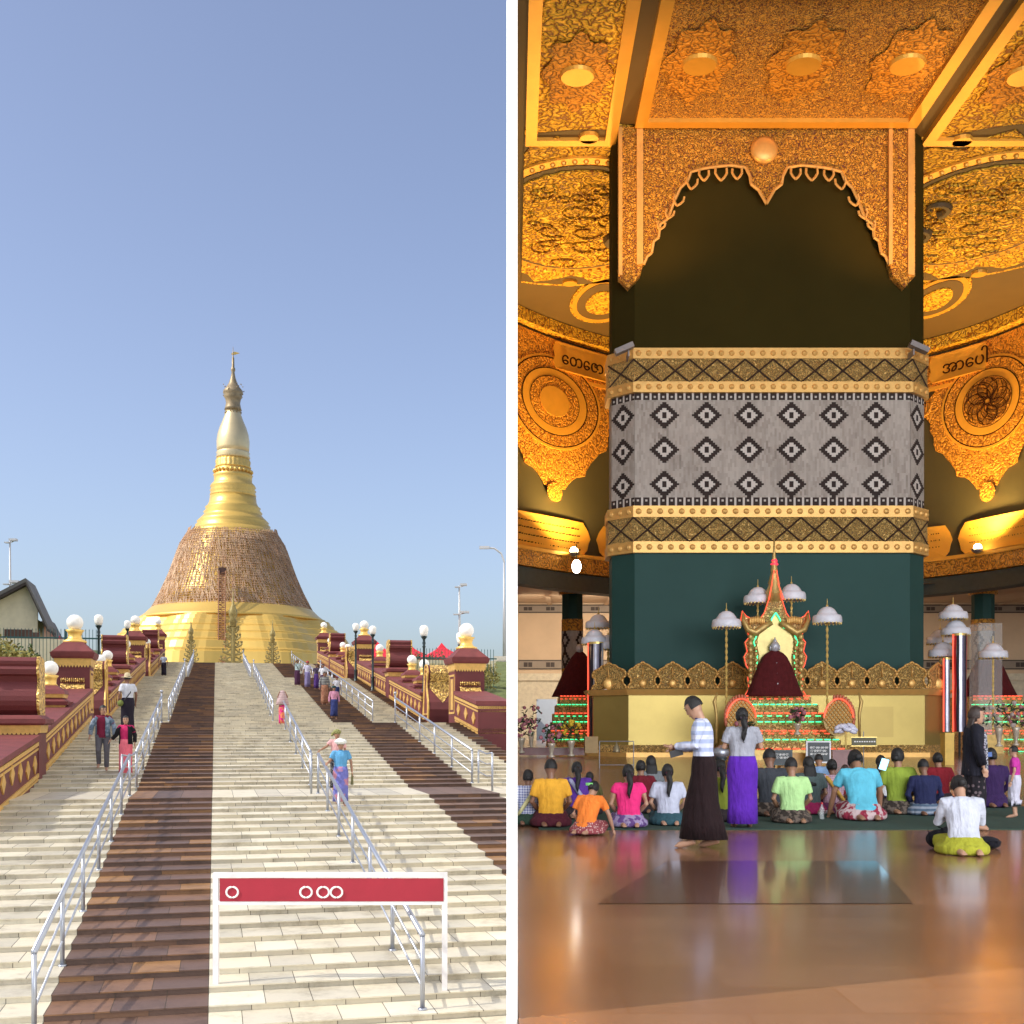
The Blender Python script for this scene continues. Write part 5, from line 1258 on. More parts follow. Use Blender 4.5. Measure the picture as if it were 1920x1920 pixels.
# clear tube stands at right (glass)
m_, nt, b = nodes('clear acrylic'); b.inputs['Base Color'].default_value = (.8, .85, .85, 1); b.inputs['Roughness'].default_value = .05; b.inputs['Alpha'].default_value = .22; GLASS = m_
for X_, Yt, Yb, w_, lab in ((1848, 1170, 1330, 44, 'clear acrylic column case around the far right offerings'), ):
    a = W(X_, Yt, 57); t = thing('display_case', lab, 'display case', (a.x, 57, 0)); r_ = w_/2/F*57
    m = MB(); m.box(-r_, r_, -r_, r_, .9, a.z); m.build('glass_case', GLASS, t); m = MB(); m.box(-r_*1.1, r_*1.1, -r_*1.1, r_*1.1, 0, .9); m.build('plinth', BR, t)
# ---------------------------------------------------------------- small furniture by the shrine
LEAFG = mat('dark foliage', (.03, .06, .02), .8, 0, .5, 8, .3); PINKF = mat('mixed flowers', (.5, .18, .22), .7, 0, .5, 20, .3); YELF = mat('yellow flowers', (.75, .5, .03), .7, 0, .3, 12, .3)
def vase(label, X, Yb, D, h, sp, seed, mats_=(LEAFG, PINKF), vm=None):
    p = W(X, Yb, D); t = thing('flower_vase', label, 'vase', (p.x, p.y, max(0, p.z)), 0, 'vases of flowers'); rr = random.Random(seed)
    m = MB(); m.lathe([(.13, 0), (.15, .04), (.06, .12), (.07, .2), (.14, h*.4), (.17, h*.47), (.14, h*.5)], n=14); m.build('vase', vm or mat('pale glazed vase', (.6, .52, .4), .25, .2), t, smooth=True)
    m = MB(); m2 = MB()
    for i in range(60):
        a = rr.uniform(0, 2*pi); q_ = sp*sqrt(rr.random()); z_ = h*.55 + rr.random()*h*.6; c = Vector((q_*cos(a), q_*sin(a)*.7, z_)); s0 = rr.uniform(.06, .13)
        if i % 3: 
            d_ = Vector((rr.uniform(-1, 1), rr.uniform(-1, 1), rr.uniform(-.2, 1))).normalized()*s0*1.6; e_ = d_.orthogonal().normalized()*s0*.5
            m.add([c-d_, c+e_, c+d_, c-e_], [(0, 1, 2, 3)])
        else: m2.ball(c, s0*.8, n=6, k=4)
    m.build('leaves', mats_[0], t); m2.build('flowers', mats_[1], t); return t
vase('tall pale vase with dark flowers, third from the left edge', 1034, 1420, 47, 1.15, .42, 1)
vase('tall glass vase with yellow and dark flowers before the left altar', 1071, 1418, 48, 1.3, .42, 2, (LEAFG, YELF))
vase('vase with pink flowers at the far left edge of the hall', 978, 1412, 50, 1.3, .5, 3)
vase('vase with spiky leaves beside the far left windows', 996, 1408, 56, 1.9, .5, 4, (LEAFG, PINKF))
vase('big vase of dark and pale flowers behind the woman in black', 1873, 1400, 46, 1.5, .75, 5, (LEAFG, mat('pale dried flowers', (.5, .42, .38), .8)))
vase('vase of flowers at the far right edge of the hall', 1905, 1398, 47, 1.5, .6, 6)
vase('small dark potted plant on the altar steps, left', 1396, 1392, 45.4, .7, .35, 7)
vase('small dark potted plant on the altar steps, right', 1495, 1378, 45.6, .9, .3, 8)
MT = mat('dark red lacquer', (.16, .03, .025), .35, 0, .15, 3, .05, coat=.4)
def boxy(name, label, cat, X0, X1, Yt, Yb, D, dep, mt, legs=False, grp=None):
    a = W(X0, Yt, D); b_ = W(X1, Yb, D); t = thing(name, label, cat, ((a.x+b_.x)/2, D, max(0, b_.z)), 0, grp); hw_ = (b_.x-a.x)/2; h_ = a.z - max(0, b_.z)
    m = MB(); m.box(-hw_*1.04, hw_*1.04, -dep*.04, dep*1.04, h_*.9, h_); m.build('top', mt, t)
    m = MB(); m.box(-hw_, hw_, 0, dep, 0 if not legs else h_*.6, h_*.9); m.build('body', mt, t)
    if legs:
        for sx in (-1, 1):
            for yy in (0, dep-.06): m = MB(); m.box(min(sx*hw_, sx*(hw_-.06)), max(sx*hw_, sx*(hw_-.06)), yy, yy+.06, 0, h_*.6); m.build('leg', mt, t)
    return t
boxy('low_table', 'long low dark red table in the left aisle', 'table', 974, 1096, 1402, 1416, 50, 1.2, MT)
boxy('wooden_chest', 'tan wooden chest beside the left streamers', 'chest', 1097, 1121, 1381, 1412, 47.5, .6, mat('tan board', (.42, .28, .12), .6))
boxy('donation_box', 'dark red donation box right of the white framed board', 'box', 1561, 1606, 1406, 1440, 38, .7, MT)
boxy('donation_box', 'yellow orange wooden box left of the white framed board', 'box', 1464, 1510, 1412, 1446, 37.5, .5, mat('orange varnished wood', (.60, .30, .06), .35, 0, .3, 6, .1), False)
boxy('yellow_pedestal', 'tall plain yellow pedestal under the right streamers', 'pedestal', 1772, 1789, 1374, 1452, 40, .45, mat('yellow painted wood', (.72, .46, .08), .5))
def board(label, X0, X1, Yt, Yb, D, fr, mt, lines, foot=True):
    a, b_ = W(X0, Yt, D), W(X1, Yb, D); t = thing('notice_board', label, 'notice board', ((a.x+b_.x)/2, D, 0)); hw_ = (b_.x-a.x)/2
    m = MB(); m.box(-hw_, hw_, 0, .05, b_.z, a.z); m.build('board', mt, t)
    m = MB(); f_ = .045
    m.box(-hw_-f_, hw_+f_, -.02, .07, a.z, a.z+f_); m.box(-hw_-f_, hw_+f_, -.02, .07, b_.z-f_, b_.z); m.box(-hw_-f_, -hw_, -.02, .07, b_.z, a.z); m.box(hw_, hw_+f_, -.02, .07, b_.z, a.z); m.build('frame', fr, t)
    m = MB(); rr = random.Random(int(X0))
    for i in range(lines):
        z_ = a.z - (a.z-b_.z)*(.30 + .5*i/max(1, lines)); x = -hw_*.72
        while x < hw_*.7:
            w_ = rr.uniform(.04, .12); q = rr.choice((0, 1))
            if q: m.box(x, x+w_, -.006, -.001, z_, z_+.022)
            for k_ in range(2): 
                c = x + w_*(.25+.5*k_); m.tube([(c+.028*cos(u), -.008, z_+.02+.03*sin(u)) for u in [j*.8 for j in range(7)]], .007, 4)
            x += w_ + .035
    m.build('chalk_writing', WHITEP, t)
    for s in (-1, 1): m = MB(); m.tube([(s*hw_*.8, .05, b_.z), (s*hw_*.85, .1, 0)], .02, 6); m.build('leg', fr, t)
    return t
WF = mat('white painted frame', (.72, .72, .76), .45); DKB = mat('blackboard', (.05, .06, .065), .5)
board('blackboard with white writing in a white frame, right of the altar', 1514, 1555, 1392, 1428, 37, WF, DKB, 3)
board('smaller blackboard with white writing, left of the orange box', 1450, 1483, 1409, 1432, 37.2, BLACKM, DKB, 2)
t = thing('sign_plate', 'small dark sign plate on a thin stand right of the altar', 'sign', W(1620, 1432, 38.5) * 1.0); t.location.z = 0
a = W(1597, 1383, 38.5); b_ = W(1643, 1398, 38.5); hw_ = (b_.x-a.x)/2
m = MB(); m.box(-hw_, hw_, 0, .03, b_.z, a.z); m.build('plate', mat('olive sign plate', (.09, .08, .03), .5), t)
m = MB(); f_ = .025; m.box(-hw_-f_, hw_+f_, -.01, .04, a.z, a.z+f_); m.box(-hw_-f_, hw_+f_, -.01, .04, b_.z-f_, b_.z); m.build('frame', TWG, t)
m = MB(); x = -hw_*.8
while x < hw_*.8: m.box(x, x+.05, -.006, -.001, (a.z+b_.z)/2-.02, (a.z+b_.z)/2+.02); x += .08
m.build('faded_writing', WHITEP, t); m = MB(); m.tube([(0, .05, 0), (0, .05, a.z+.2)], .015, 6); m.build('stand', STEEL, t)
t = thing('bell_stand', 'thin metal stand with a small bell, before the left corner of the pillar', 'bell stand', (W(1156, 1440, 37).x, 37, 0))
a = W(1122, 1390, 37); hw_ = (W(1188, 0, 37).x - W(1124, 0, 37).x)/2
for nm, pts in (('leg', [(-hw_, 0, 0), (-hw_, 0, a.z)]), ('leg', [(hw_, 0, 0), (hw_, 0, a.z)]), ('crossbar', [(-hw_, 0, a.z), (hw_, 0, a.z)]), ('crossbar', [(-hw_, 0, .1), (hw_, 0, .1)])): m = MB(); m.tube(pts, .016, 6); m.build(nm, STEEL, t)
m = MB(); m.lathe([(.13, .5), (.11, .56), (.08, .68), (.03, .74), (.01, .86)], n=12); m.tube([(0, 0, .86), (0, 0, a.z)], .008, 4); m.build('bell', mat('bronze bell', (.3, .25, .15), .4, .6), t, smooth=True)
t = thing('alms_bowl', 'round silver alms bowl on a black stand behind the reading man', 'bowl', (W(1352, 1432, 33).x, 33, 0))
m = MB(); m.lathe([(.16, 0), (.14, .05), (.12, .35), (.2, .42)], n=16); m.build('stand', BLACKM, t, smooth=True); m = MB(); m.lathe([(.12, .42), (.22, .5), (.24, .6), (.2, .7), (.1, .74), (.03, .8)], n=18); m.build('bowl', STEEL, t, smooth=True)
t = thing('lotus_sculpture', 'white and blue flower-shaped sculpture on a tall stand right of the altar', 'sculpture', (W(1586, 0, 43).x, 43, 0)); zf = W(0, 1366, 43).z
m = MB()
for i in range(9):
    a = i*2*pi/9; m.ball((.28*cos(a), .1*sin(a), zf + .1*sin(a*2)), .2, .1, .09, 8, 5, M=Matrix.Rotation(.5*cos(a), 3, 'Y'))
m.build('petals', mat('white blue enamel', (.75, .75, .9), .3), t, smooth=True); m = MB(); m.tube([(0, 0, 0), (0, 0, zf)], .04, 8); m.lathe([(.2, 0), (.2, .05)], n=14); m.build('stand', TWG, t)
for i, (X_, Y_) in enumerate(((1541, 1536), (1536, 1530))):
    p = fl(X_, Y_, .012); t = thing('water_bottle', ('clear water bottle standing on the mat' if i == 0 else 'clear water bottle lying behind the standing one') + ' by the pink plaid shirt', 'bottle', p, 0)
    m = MB(); m.lathe([(.032, 0), (.034, .02), (.03, .1), (.034, .15), (.012, .2), (.012, .215)], n=12); m.build('bottle', GLASS, t, smooth=True); m = MB(); m.lathe([(.015, .215), (.015, .24)], n=10); m.build('cap', mat('red cap', (.6, .05, .05), .4), t)
    if i: t.rotation_euler = (0, R(82), .6); t.location.z += .034
# banner lettering: only the tops of the round letters show
tb = [o for o in bpy.data.objects if o.name == 'banner_board'][0]
p0 = tb.location
for X_ in (437, 575, 607, 632):
    x = W(X_, 0, 13.2).x - p0.x; m = MB(); m.tube([(x+.065*cos(u), -.04, (W(0, 1672, 13.2).z - p0.z) + .06*sin(u)) for u in [2*pi*j/18 for j in range(19)]], .012, 5); m.build('letter', WHITEP, tb)
# ================================================================== PEOPLE
def fused(mb_, name, mt, parent, vox=.011, smooth=4):
    """join overlapping limbs into one continuous skin with a voxel remesh"""
    o = mb_.build(name, mt, None); fix_normals(o)
    r_ = o.modifiers.new('r', 'REMESH'); r_.mode = 'VOXEL'; r_.voxel_size = vox; r_.use_smooth_shade = True
    s_ = o.modifiers.new('s', 'SMOOTH'); s_.iterations = smooth; s_.factor = .5
    bpy.context.view_layer.update(); dg = bpy.context.evaluated_depsgraph_get()
    me = bpy.data.meshes.new_from_object(o.evaluated_get(dg)); old = o.data; o.modifiers.clear(); o.data = me; bpy.data.meshes.remove(old)
    me.name = name; me.materials.clear(); me.materials.append(mt); o.parent = parent; return o
def skin_mat(k):
    c = {0: (.42, .235, .15), 1: (.30, .155, .09), 2: (.20, .095, .055)}[k]
    m = mat('skin tone %d' % k, c, .5, 0, .10, 8, .05, 60); m.node_tree.nodes['Principled BSDF'].inputs['Subsurface Weight'].default_value = .05; return m
HAIR = mat('black hair', (.007, .006, .006), .6, 0, .3, 20, .4, 90, stretch=(1, 1, .15)); HAIRG = mat('dark brown hair', (.03, .016, .012), .45, 0, .3, 20, .4, 90)
EYEM = mat('dark eyes', (.01, .008, .008), .2, 0, 0, 4, 0); LIPM = mat('lips', (.30, .08, .07), .5, 0, 0, 4, 0)
def V(*a): return Vector(a)
def person(label, loc, rz, s=1.0, pose='stand', lean=.0, top=None, bot=None, skin=1, hair='bun', arms=None, sleeve='short', head=(0, 0), group=None, vox=.012, wide=1.0,
           trousers=False, legs=None, hem=.07, extra=None, hair_m=None, twist=0, tail=-.085):
    t = thing('person', label, 'person', loc, rz, group); sk = skin_mat(skin); seated = pose in ('kneel', 'sit'); hz = .13 if seated else .90
    hip = V(0, 0, hz)
    if pose == 'sit': hip = V(0, 0, .12)
    Rl = Matrix.Rotation(-lean, 3, 'X') @ Matrix.Rotation(twist, 3, 'Z')
    def T(x, y, z): return hip + Rl @ V(x, y, z)             # torso point, z above the hip joint
    sh = {-1: T(-.165*wide, 0, .455), 1: T(.165*wide, 0, .455)}
    arms = arms or {}
    dflt = {}
    if seated: dflt = {k: (T(k*.235*wide, .02, .20), T(k*.15, .20, .06) if True else None) for k in (-1, 1)}
    else: dflt = {k: (T(k*.235*wide, -.02, .20), T(k*.245*wide, .05, -.045)) for k in (-1, 1)}
    A = {k: tuple(V(*p) for p in arms[k]) if k in arms else dflt[k] for k in (-1, 1)}
    if legs is None:
        if seated: legs = {k: [V(k*.09, .02, .11), V(k*.17, .38, .10), V(k*.11, -.10, .055), V(k*.09, -.25, .035)] for k in (-1, 1)}
        else: legs = {k: [V(k*.09, 0, .88), V(k*.095, .03, .47), V(k*.095, -.01, .07), V(k*.11, .14, .03)] for k in (-1, 1)}
    else: legs = {k: [V(*p) for p in legs[k]] for k in legs}
    # ---- body
    m = MB(); W_ = wide
    def ring(c, rx, ry, n=14, M=Rl): return [c + M @ V(rx*cos(2*pi*j/n), ry*sin(2*pi*j/n), 0) for j in range(n)]
    m.loft([ring(T(0, 0, z), rx*W_, ry) for z, rx, ry in [(-.08, .10, .08), (0, .135, .095), (.12, .115, .08), (.25, .125, .09), (.38, .145, .09), (.45, .12, .075), (.49, .06, .05)]])
    Hm = Rl @ Matrix.Rotation(head[0], 3, 'Z') @ Matrix.Rotation(-head[1], 3, 'X')
    nk = T(0, .005, .50); hc = nk + Rl @ V(0, .02, .06) + Hm @ V(0, .012, .085)
    def Hp(x, y, z): return hc + Hm @ V(x, y, z)
    m.tube([T(0, 0, .44), nk, hc + Hm @ V(0, -.02, -.05)], [.056, .050, .048], 10)
    hr = [(-.118, .018, .018, .045), (-.108, .038, .040, .030), (-.085, .054, .062, .016), (-.05, .066, .080, .004), (0, .074, .090, -.004), (.04, .077, .094, -.006), (.075, .070, .084, -.008), (.1, .05, .062, -.010), (.115, .02, .025, -.01)]
    m.loft([[Hp(rx*cos(2*pi*j/14), cy + ry*sin(2*pi*j/14), z) for j in range(14)] for z, rx, ry, cy in hr])
    m.ball(Hp(0, .088, -.018), .013, .018, .022, 6, 5); m.ball(Hp(0, .082, .016), .012, .012, .02, 6, 5)
    for k in (-1, 1): m.ball(Hp(k*.076, -.008, -.005), .010, .02, .032, 6, 5)
    for k in (-1, 1):
        el, wr = A[k]
        m.tube([sh[k] + (sh[-k]-sh[k])*.15, sh[k], sh[k]*.5 + el*.5, el, el*.5 + wr*.5, wr], [.05, .052, .044, .037, .036, .025], 8)
        d_ = (wr - el).normalized(); side = d_.cross(V(0, 0, 1)) if abs(d_.z) < .9 else V(0, 1, 0); side.normalize(); up_ = side.cross(d_).normalized()
        pc = wr + d_*.045; m.ball(pc, .030, .030, .036, 8, 6)
        for fi_ in range(4):
            b_ = wr + d_*.065 + side*(fi_-1.5)*.019; ln = (.066, .076, .072, .056)[fi_]
            m.tube([b_ - d_*.02, b_ + d_*ln*.5 - up_*.006*k, b_ + d_*ln*.85 - up_*.022*k, b_ + d_*ln - up_*.034*k], [.0105, .010, .009, .008], 6)
        b_ = wr + d_*.02 + side*.026; m.tube([b_ - side*.01, b_ + side*.018 + d_*.025, b_ + side*.016 + d_*.055 - up_*.01*k], [.012, .011, .009], 6)
    for k in (-1, 1):
        h_, kn, an, toe = legs[k]
        m.tube([h_, (h_+kn)/2, kn, (kn*.6+an*.4), an], [.085, .07, .05, .052, .034], 10)
        m.tube([an + V(0, 0, 0) - (toe-an).normalized()*.04, an*.4+toe*.6, toe, toe + (toe-an).normalized()*.035], [.034, .038, .036, .016], 8)
        for q_ in range(4): 
            dd = (toe-an).normalized(); ss = dd.cross(V(0, 0, 1)).normalized(); m.tube([toe + ss*(q_-1.5)*.018, toe + dd*.05 + ss*(q_-1.5)*.019], [.012, .009], 5)
    fused(m, 'body', sk, t, vox)
    m = MB()
    for k in (-1, 1): m.ball(Hp(k*.030, .083, .018), .012, .006, .006, 8, 5); m.tube([Hp(k*.014, .090, .040), Hp(k*.030, .091, .045), Hp(k*.048, .080, .040)], .004, 4)
    m.build('eyes', EYEM, t); m = MB(); m.tube([Hp(-.022, .080, -.060), Hp(0, .088, -.058), Hp(.022, .080, -.060)], [.003, .007, .003], 5); m.build('mouth', LIPM, t)
    # ---- hair
    if hair:
        hm = hair_m or HAIR; m = MB(); n, kk = 20, 14; rx, ry, rz_ = .088, .104, .118; low = {'short': -.25, 'bun': -.6, 'pony': -.6, 'long': -.9}.get(hair, -.6)
        g = [[None]*n for _ in range(kk+1)]
        for i in range(kk+1):
            a = -pi/2 + pi*i/kk
            for j in range(n):
                b_ = 2*pi*j/n; u = V(cos(a)*cos(b_), cos(a)*sin(b_), sin(a)); w_ = 1 + .03*sin(5*b_ + 3*a)
                g[i][j] = (u, Hp(u.x*rx*w_, -.012 + u.y*ry*w_, .012 + u.z*rz_*w_))
        for i in range(kk):
            for j in range(n):
                q_ = [g[i][j], g[i][(j+1) % n], g[i+1][(j+1) % n], g[i+1][j]]; c = sum((x[0] for x in q_), V(0, 0, 0))/4
                if (c.y > .25 and c.z < .38) or c.z < low or (c.y > -.1 and c.z < -.35): continue
                m.add([x[1] for x in q_], [(0, 1, 2, 3)])
        m.build('hair', hm, t, smooth=True)
        if hair == 'bun': m = MB(); m.ball(Hp(0, -.125, -.03), .045, .036, .045, 12, 8); m.tube([Hp(0, -.09, -.02), Hp(0, -.12, -.03)], .03, 8); m.build('hair_bun', hm, t, smooth=True)
        if hair == 'pony':
            m = MB(); c0 = Hp(0, -.10, .0); pts = [c0, Hp(0, -.14, -.03)] + [Hp(0, -.13, -.10)*.0 + V((Hp(0, -.14, -.03)).x + .012*sin(q_*1.5), T(0, -.13, .42 - q_*.075).y - .015, Hp(0, -.14, -.03).z - .07*(q_+1)) for q_ in range(5)]
            m.tube(pts, [.03, .042, .046, .042, .036, .028, .010], 8); m.build('ponytail', hm, t, smooth=True)
            m = MB(); m.lathe([(.045, 0), (.045, .02)], tuple(Hp(0, -.14, -.045)), 10); m.build('hair_tie', mat('dark purple hair tie', (.1, .03, .1), .6), t)
        if hair == 'long':
            m = MB(); rings = []
            for q_ in range(7):
                f_ = q_/6; c = Hp(0, -.055, -.02)*(1-f_) + T(0, -.105, .30)*f_; ww = .085*(1-.1*f_) + .02*sin(f_*3)
                rings.append([c + Rl @ V(ww*cos(2*pi*j/14), .04*sin(2*pi*j/14)*(1-.3*f_), 0) for j in range(14)])
            m.loft(rings); m.build('long_hair', hm, t, smooth=True)
    # ---- top
    if top:
        tops = list(top) if isinstance(top, (tuple, list)) else [top]; m = MB(); st_ = tail
        if pose == 'stand': st_ = -.06
        m.loft([ring(T(0, .0, z), rx*W_, ry) for z, rx, ry in [(st_, .188 if seated else .172, .15 if seated else .128), (.05, .158, .118), (.15, .150, .108), (.27, .168, .120), (.36, .180, .120), (.43, .170, .105), (.475, .12, .082), (.505, .068, .062)]])
        for k in (-1, 1):
            el, wr = A[k]; a0 = sh[k] + (sh[-k]-sh[k])*.22; dn = Rl @ V(0, 0, -.015)
            if sleeve == 'long': m.tube([a0+dn, sh[k]+dn, sh[k]*.5+el*.5, el, el*.5+wr*.5, wr*.92+el*.08], [.075, .071, .061, .052, .050, .042], 12)
            else:
                e2 = sh[k]*.28 + el*.72 if sleeve == 'short' else sh[k]*.6 + el*.4; m.tube([a0+dn, sh[k]+dn, sh[k]*.6+e2*.4, e2], [.075, .072, .064, .060], 12)
        fused(m, 'top', tops[0], t, vox*1.05, 5)
        m = MB(); m.tube([T(.060*cos(a), .055*sin(a)+.008, .500+.012*sin(a)) for a in [2*pi*j/14 for j in range(15)]], .009, 5); m.build('collar', tops[-1], t, smooth=True)
    # ---- bottom
    if bot:
        if trousers:
            m = MB(); m.loft([ring(T(0, 0, z), rx*W_, ry) for z, rx, ry in [(-.1, .15, .11), (0, .165, .12), (.06, .155, .115)]])
            for k in (-1, 1): h_, kn, an, toe = legs[k]; m.tube([h_, (h_+kn)/2, kn, kn*.5+an*.5, an + (kn-an).normalized()*.02], [.10, .088, .070, .064, .058], 12)
            fused(m, 'trousers', bot, t, vox*1.05, 4)
        elif seated:
            m = MB()
            m.loft([[V(rx*W_*cos(2*pi*j/22)*(1+.02*sin(5*j)), cy + ry*sin(2*pi*j/22)*(1+.02*sin(4*j)), z) for j in range(22)] for z, rx, ry, cy in [(.004, .24, .26, .06), (.03, .265, .30, .08), (.09, .26, .28, .07), (.13, .215, .18, .03), (.17, .17, .13, .01), (.2, .14, .11, .0)]])
            for k in (-1, 1): h_, kn, an, toe = legs[k]; m.tube([h_, kn, kn*.45+an*.55], [.13, .095, .085], 12)
            fused(m, 'longyi', bot, t, vox*1.3, 5)
        else:
            m = MB(); lk = legs; n = 40
            cx = (lk[1][2]+lk[-1][2])/2; ck = (lk[1][1]+lk[-1][1])/2; spr = abs(lk[1][2].y-lk[-1][2].y)/2
            def rg(c, rx, ry, z, fo): return [V(c.x + rx*W_*cos(2*pi*j/n)*(1+fo*sin(7*2*pi*j/n + z*5)), c.y + ry*sin(2*pi*j/n)*(1+fo*sin(6*2*pi*j/n)), z) for j in range(n)]
            c0 = T(0, 0, .08); m.loft([rg(V(cx.x, cx.y, 0), .185, .15+spr, hem, .045), rg(V(cx.x, (cx.y+ck.y)/2, 0), .180, .14+spr*.8, .28, .035), rg(V(ck.x, ck.y, 0), .178, .13+spr*.5, .5, .025), rg(V(0, hip.y, 0), .190, .140, .80, .012), rg(V(0, hip.y, 0), .180, .135, .90, .005), rg(V(c0.x, c0.y, 0), .158, .116, 1.0, 0)])
            m.build('longyi', bot, t, smooth=True)
    t.scale = (s,)*3
    if extra: extra(t, T, Hp, A, Rl)
    return t
FB = fabric
def cloth(n, c, c2=None, kind='plain', sc=20): return fabric(n, c, c2, kind, sc)
# props worn or carried
def sash(mt, k=1, nm='sash'):
    def f(t, T, Hp, A, Rl):
        m = MB()
        pts = [T(k*.16, .09, .40), T(k*.13, .02, .50), T(k*.10, -.10, .43), T(0, -.135, .27), T(-k*.13, -.13, .08), T(-k*.17, -.04, .0)]
        m.tube(pts, [.02, .03, .035, .035, .032, .02], 8); m.build(nm, mt, t, smooth=True)
    return f
def hat(mt, r=.17, nm='hat', hgt=.10):
    def f(t, T, Hp, A, Rl):
        m = MB(); q_ = 24
        prof = [(r, .045), (r*.96, .052), (.092, .06), (.09, .10), (.078, .10+hgt*.6), (.04, .11+hgt*.75), (.005, .115+hgt*.75)]
        m.loft([[Hp(a_*cos(2*pi*j/q_), -.005 + a_*sin(2*pi*j/q_), z + .012*cos(4*pi*j/q_)*(a_ > .12)) for j in range(q_)] for a_, z in prof]); m.build(nm, mt, t, smooth=True)
    return f
def wrap(mt, r=.115, nm='head_wrap', tail=True):
    def f(t, T, Hp, A, Rl):
        m = MB(); m.ball(Hp(0, -.01, .07), r, r*1.05, r*.72, 16, 10); 
        if tail: m.tube([Hp(.05, -.06, .06), Hp(.12, -.07, .02), Hp(.15, -.06, -.05)], [.05, .045, .015], 8)
        m.build(nm, mt, t, smooth=True)
    return f
def both(*fs):
    def f(*a):
        for g in fs: g(*a)
    return f
# ------------------------------------------------------------------ in the hall
HG = 'seated worshippers on the green mat'
def seat(X, Yt, Yb, label, top, bot, hair='bun', lean=.12, skin=1, rz=0, **kw):
    p = fl(X, Yb, .012); hpx = (Yb - Yt)/F*p.y; nat = .13 + (.59 + .125)*cos(lean) + .01 - (0 if lean < .5 else .06)
    s = hpx/nat; p.y += .22*s
    p.x = (X - 960)/F*p.y
    kw.setdefault('wide', 1.09)
    return person(label, p, rz, s, 'kneel', lean, top, bot, skin, hair, group=HG, head=kw.pop('head', (0, .15)), **kw)
C = cloth
dk = C('dark longyi cloth', (.035, .025, .03)); mar = C('dark maroon longyi', (.075, .012, .022))
floral = C('floral red white cloth', (.30, .03, .06), (.55, .42, .42), 'floral', 11); patt = C('dotted rose skirt', (.30, .07, .08), (.7, .5, .45), 'dots', 28)
leafc = C('brown leaf patterned cloth', (.04, .03, .025), (.13, .10, .08), 'floral', 18)
seat(990, 1449, 1548, 'person in blue and white checked shirt with a pale yellow sash', C('blue white check cloth', (.66, .68, .78), (.13, .15, .34), 'check', 24), C('dark green patterned cloth', (.03, .06, .04)), lean=.05, extra=sash(C('pale yellow sash cloth', (.62, .58, .30)), 1), skin=2)
seat(1033, 1430, 1552, 'person in mustard yellow tee sitting straight on the mat', C('mustard cotton', (.72, .36, .035)), mar, 'short', .03, skin=2)
seat(1083, 1434, 1536, 'person in purple top with a pale striped sash, behind the orange shirt', C('violet cotton', (.10, .035, .26)), dk, 'pony', .25, extra=sash(C('pale line sash cloth', (.35, .35, .5)), -1))
def armdown(t, T, Hp, A, Rl): 
    m = MB(); m.lathe([(.055, 0), (.058, .02), (.055, .04)], tuple(Hp(-.03, -.115, -.01)), 12); m.build('green_hair_tie', C('light green ribbon', (.25, .70, .22)), t)
seat(1098, 1470, 1566, 'person in bright orange top bowing to the right with a light green hair tie', C('bright orange cotton', (.92, .24, .04)), patt, 'bun', .42, skin=0, rz=R(-28), extra=armdown, arms={1: ((.30, .22, .30), (.34, .30, .06))})
seat(1179, 1440, 1553, 'person in hot pink buttoned top with a long ponytail', C('hot pink cotton', (.80, .035, .20)), C('lilac patterned cloth', (.32, .26, .42), (.12, .06, .2), 'floral', 14), 'pony', .05, skin=0, sleeve='cap')
seat(1203, 1431, 1526, 'person in dark red top half hidden between the pink and white shirts', C('dark red cotton', (.14, .012, .02)), dk, 'bun', .12, skin=1)
seat(1222, 1422, 1518, 'person in grey top with shoulder length hair, behind the white shirt', C('grey cotton', (.17, .18, .19)), dk, 'long', .1, skin=1)
seat(1253, 1439, 1549, 'person in plain white tee with a low ponytail and teal longyi', C('plain white cotton', (.50, .52, .63)), C('teal longyi cloth', (.03, .08, .10)), 'pony', .06, skin=0)
seat(1352, 1430, 1542, 'person in olive green top between the reading man and the purple skirt', C('olive cotton', (.20, .24, .03)), dk, 'pony', .08, skin=1)
seat(1446, 1410, 1532, 'person in charcoal top just right of the purple skirt', C('charcoal cotton', (.045, .05, .06)), leafc, 'short', .1, skin=2)
seat(1486, 1427, 1545, 'person in pale lime green tee on the mat', C('pale lime cotton', (.42, .66, .28)), leafc, 'short', .06, skin=1)
seat(1519, 1424, 1528, 'person in grey green top and magenta skirt behind the pale lime tee', C('grey green cotton', (.08, .11, .11)), C('magenta skirt cloth', (.30, .02, .09)), 'long', .08, skin=1)
seat(1563, 1429, 1527, 'person in pink checked shirt with a mustard scarf hanging down the back', C('pink check cotton', (.42, .24, .32), (.60, .42, .48), 'check', 30), C('plum longyi cloth', (.16, .05, .12)), 'bun', .10, skin=2, extra=sash(C('mustard scarf cloth', (.66, .38, .08)), -1, 'scarf'))
seat(1587, 1438, 1512, 'small brown-haired person in red top, mostly hidden behind the pink checked shirt', C('brick red cotton', (.22, .02, .03)), dk, 'long', .1, skin=1, hair_m=HAIRG)
seat(1619, 1412, 1540, 'person in light blue tee leaning forward over a red floral skirt', C('light blue cotton', (.12, .50, .66)), floral, 'bun', .45, skin=1, wide=1.12, arms={-1: ((-.27, .25, .32), (-.30, .38, .03)), 1: ((.27, .25, .32), (.30, .38, .03))})
seat(1655, 1421, 1512, 'person in white top with a beige shawl, holding up a lit phone', C('soft white cotton', (.62, .62, .62)), C('navy bag cloth', (.02, .03, .09)), 'long', .1, skin=0, extra=sash(C('beige shawl cloth', (.55, .38, .25)), 1, 'shawl'))
seat(1686, 1409, 1528, 'person in olive lime tee with a side bun, sitting tall', C('olive lime cotton', (.24, .32, .04)), leafc, 'bun', .08, skin=1, head=(-.5, .1))
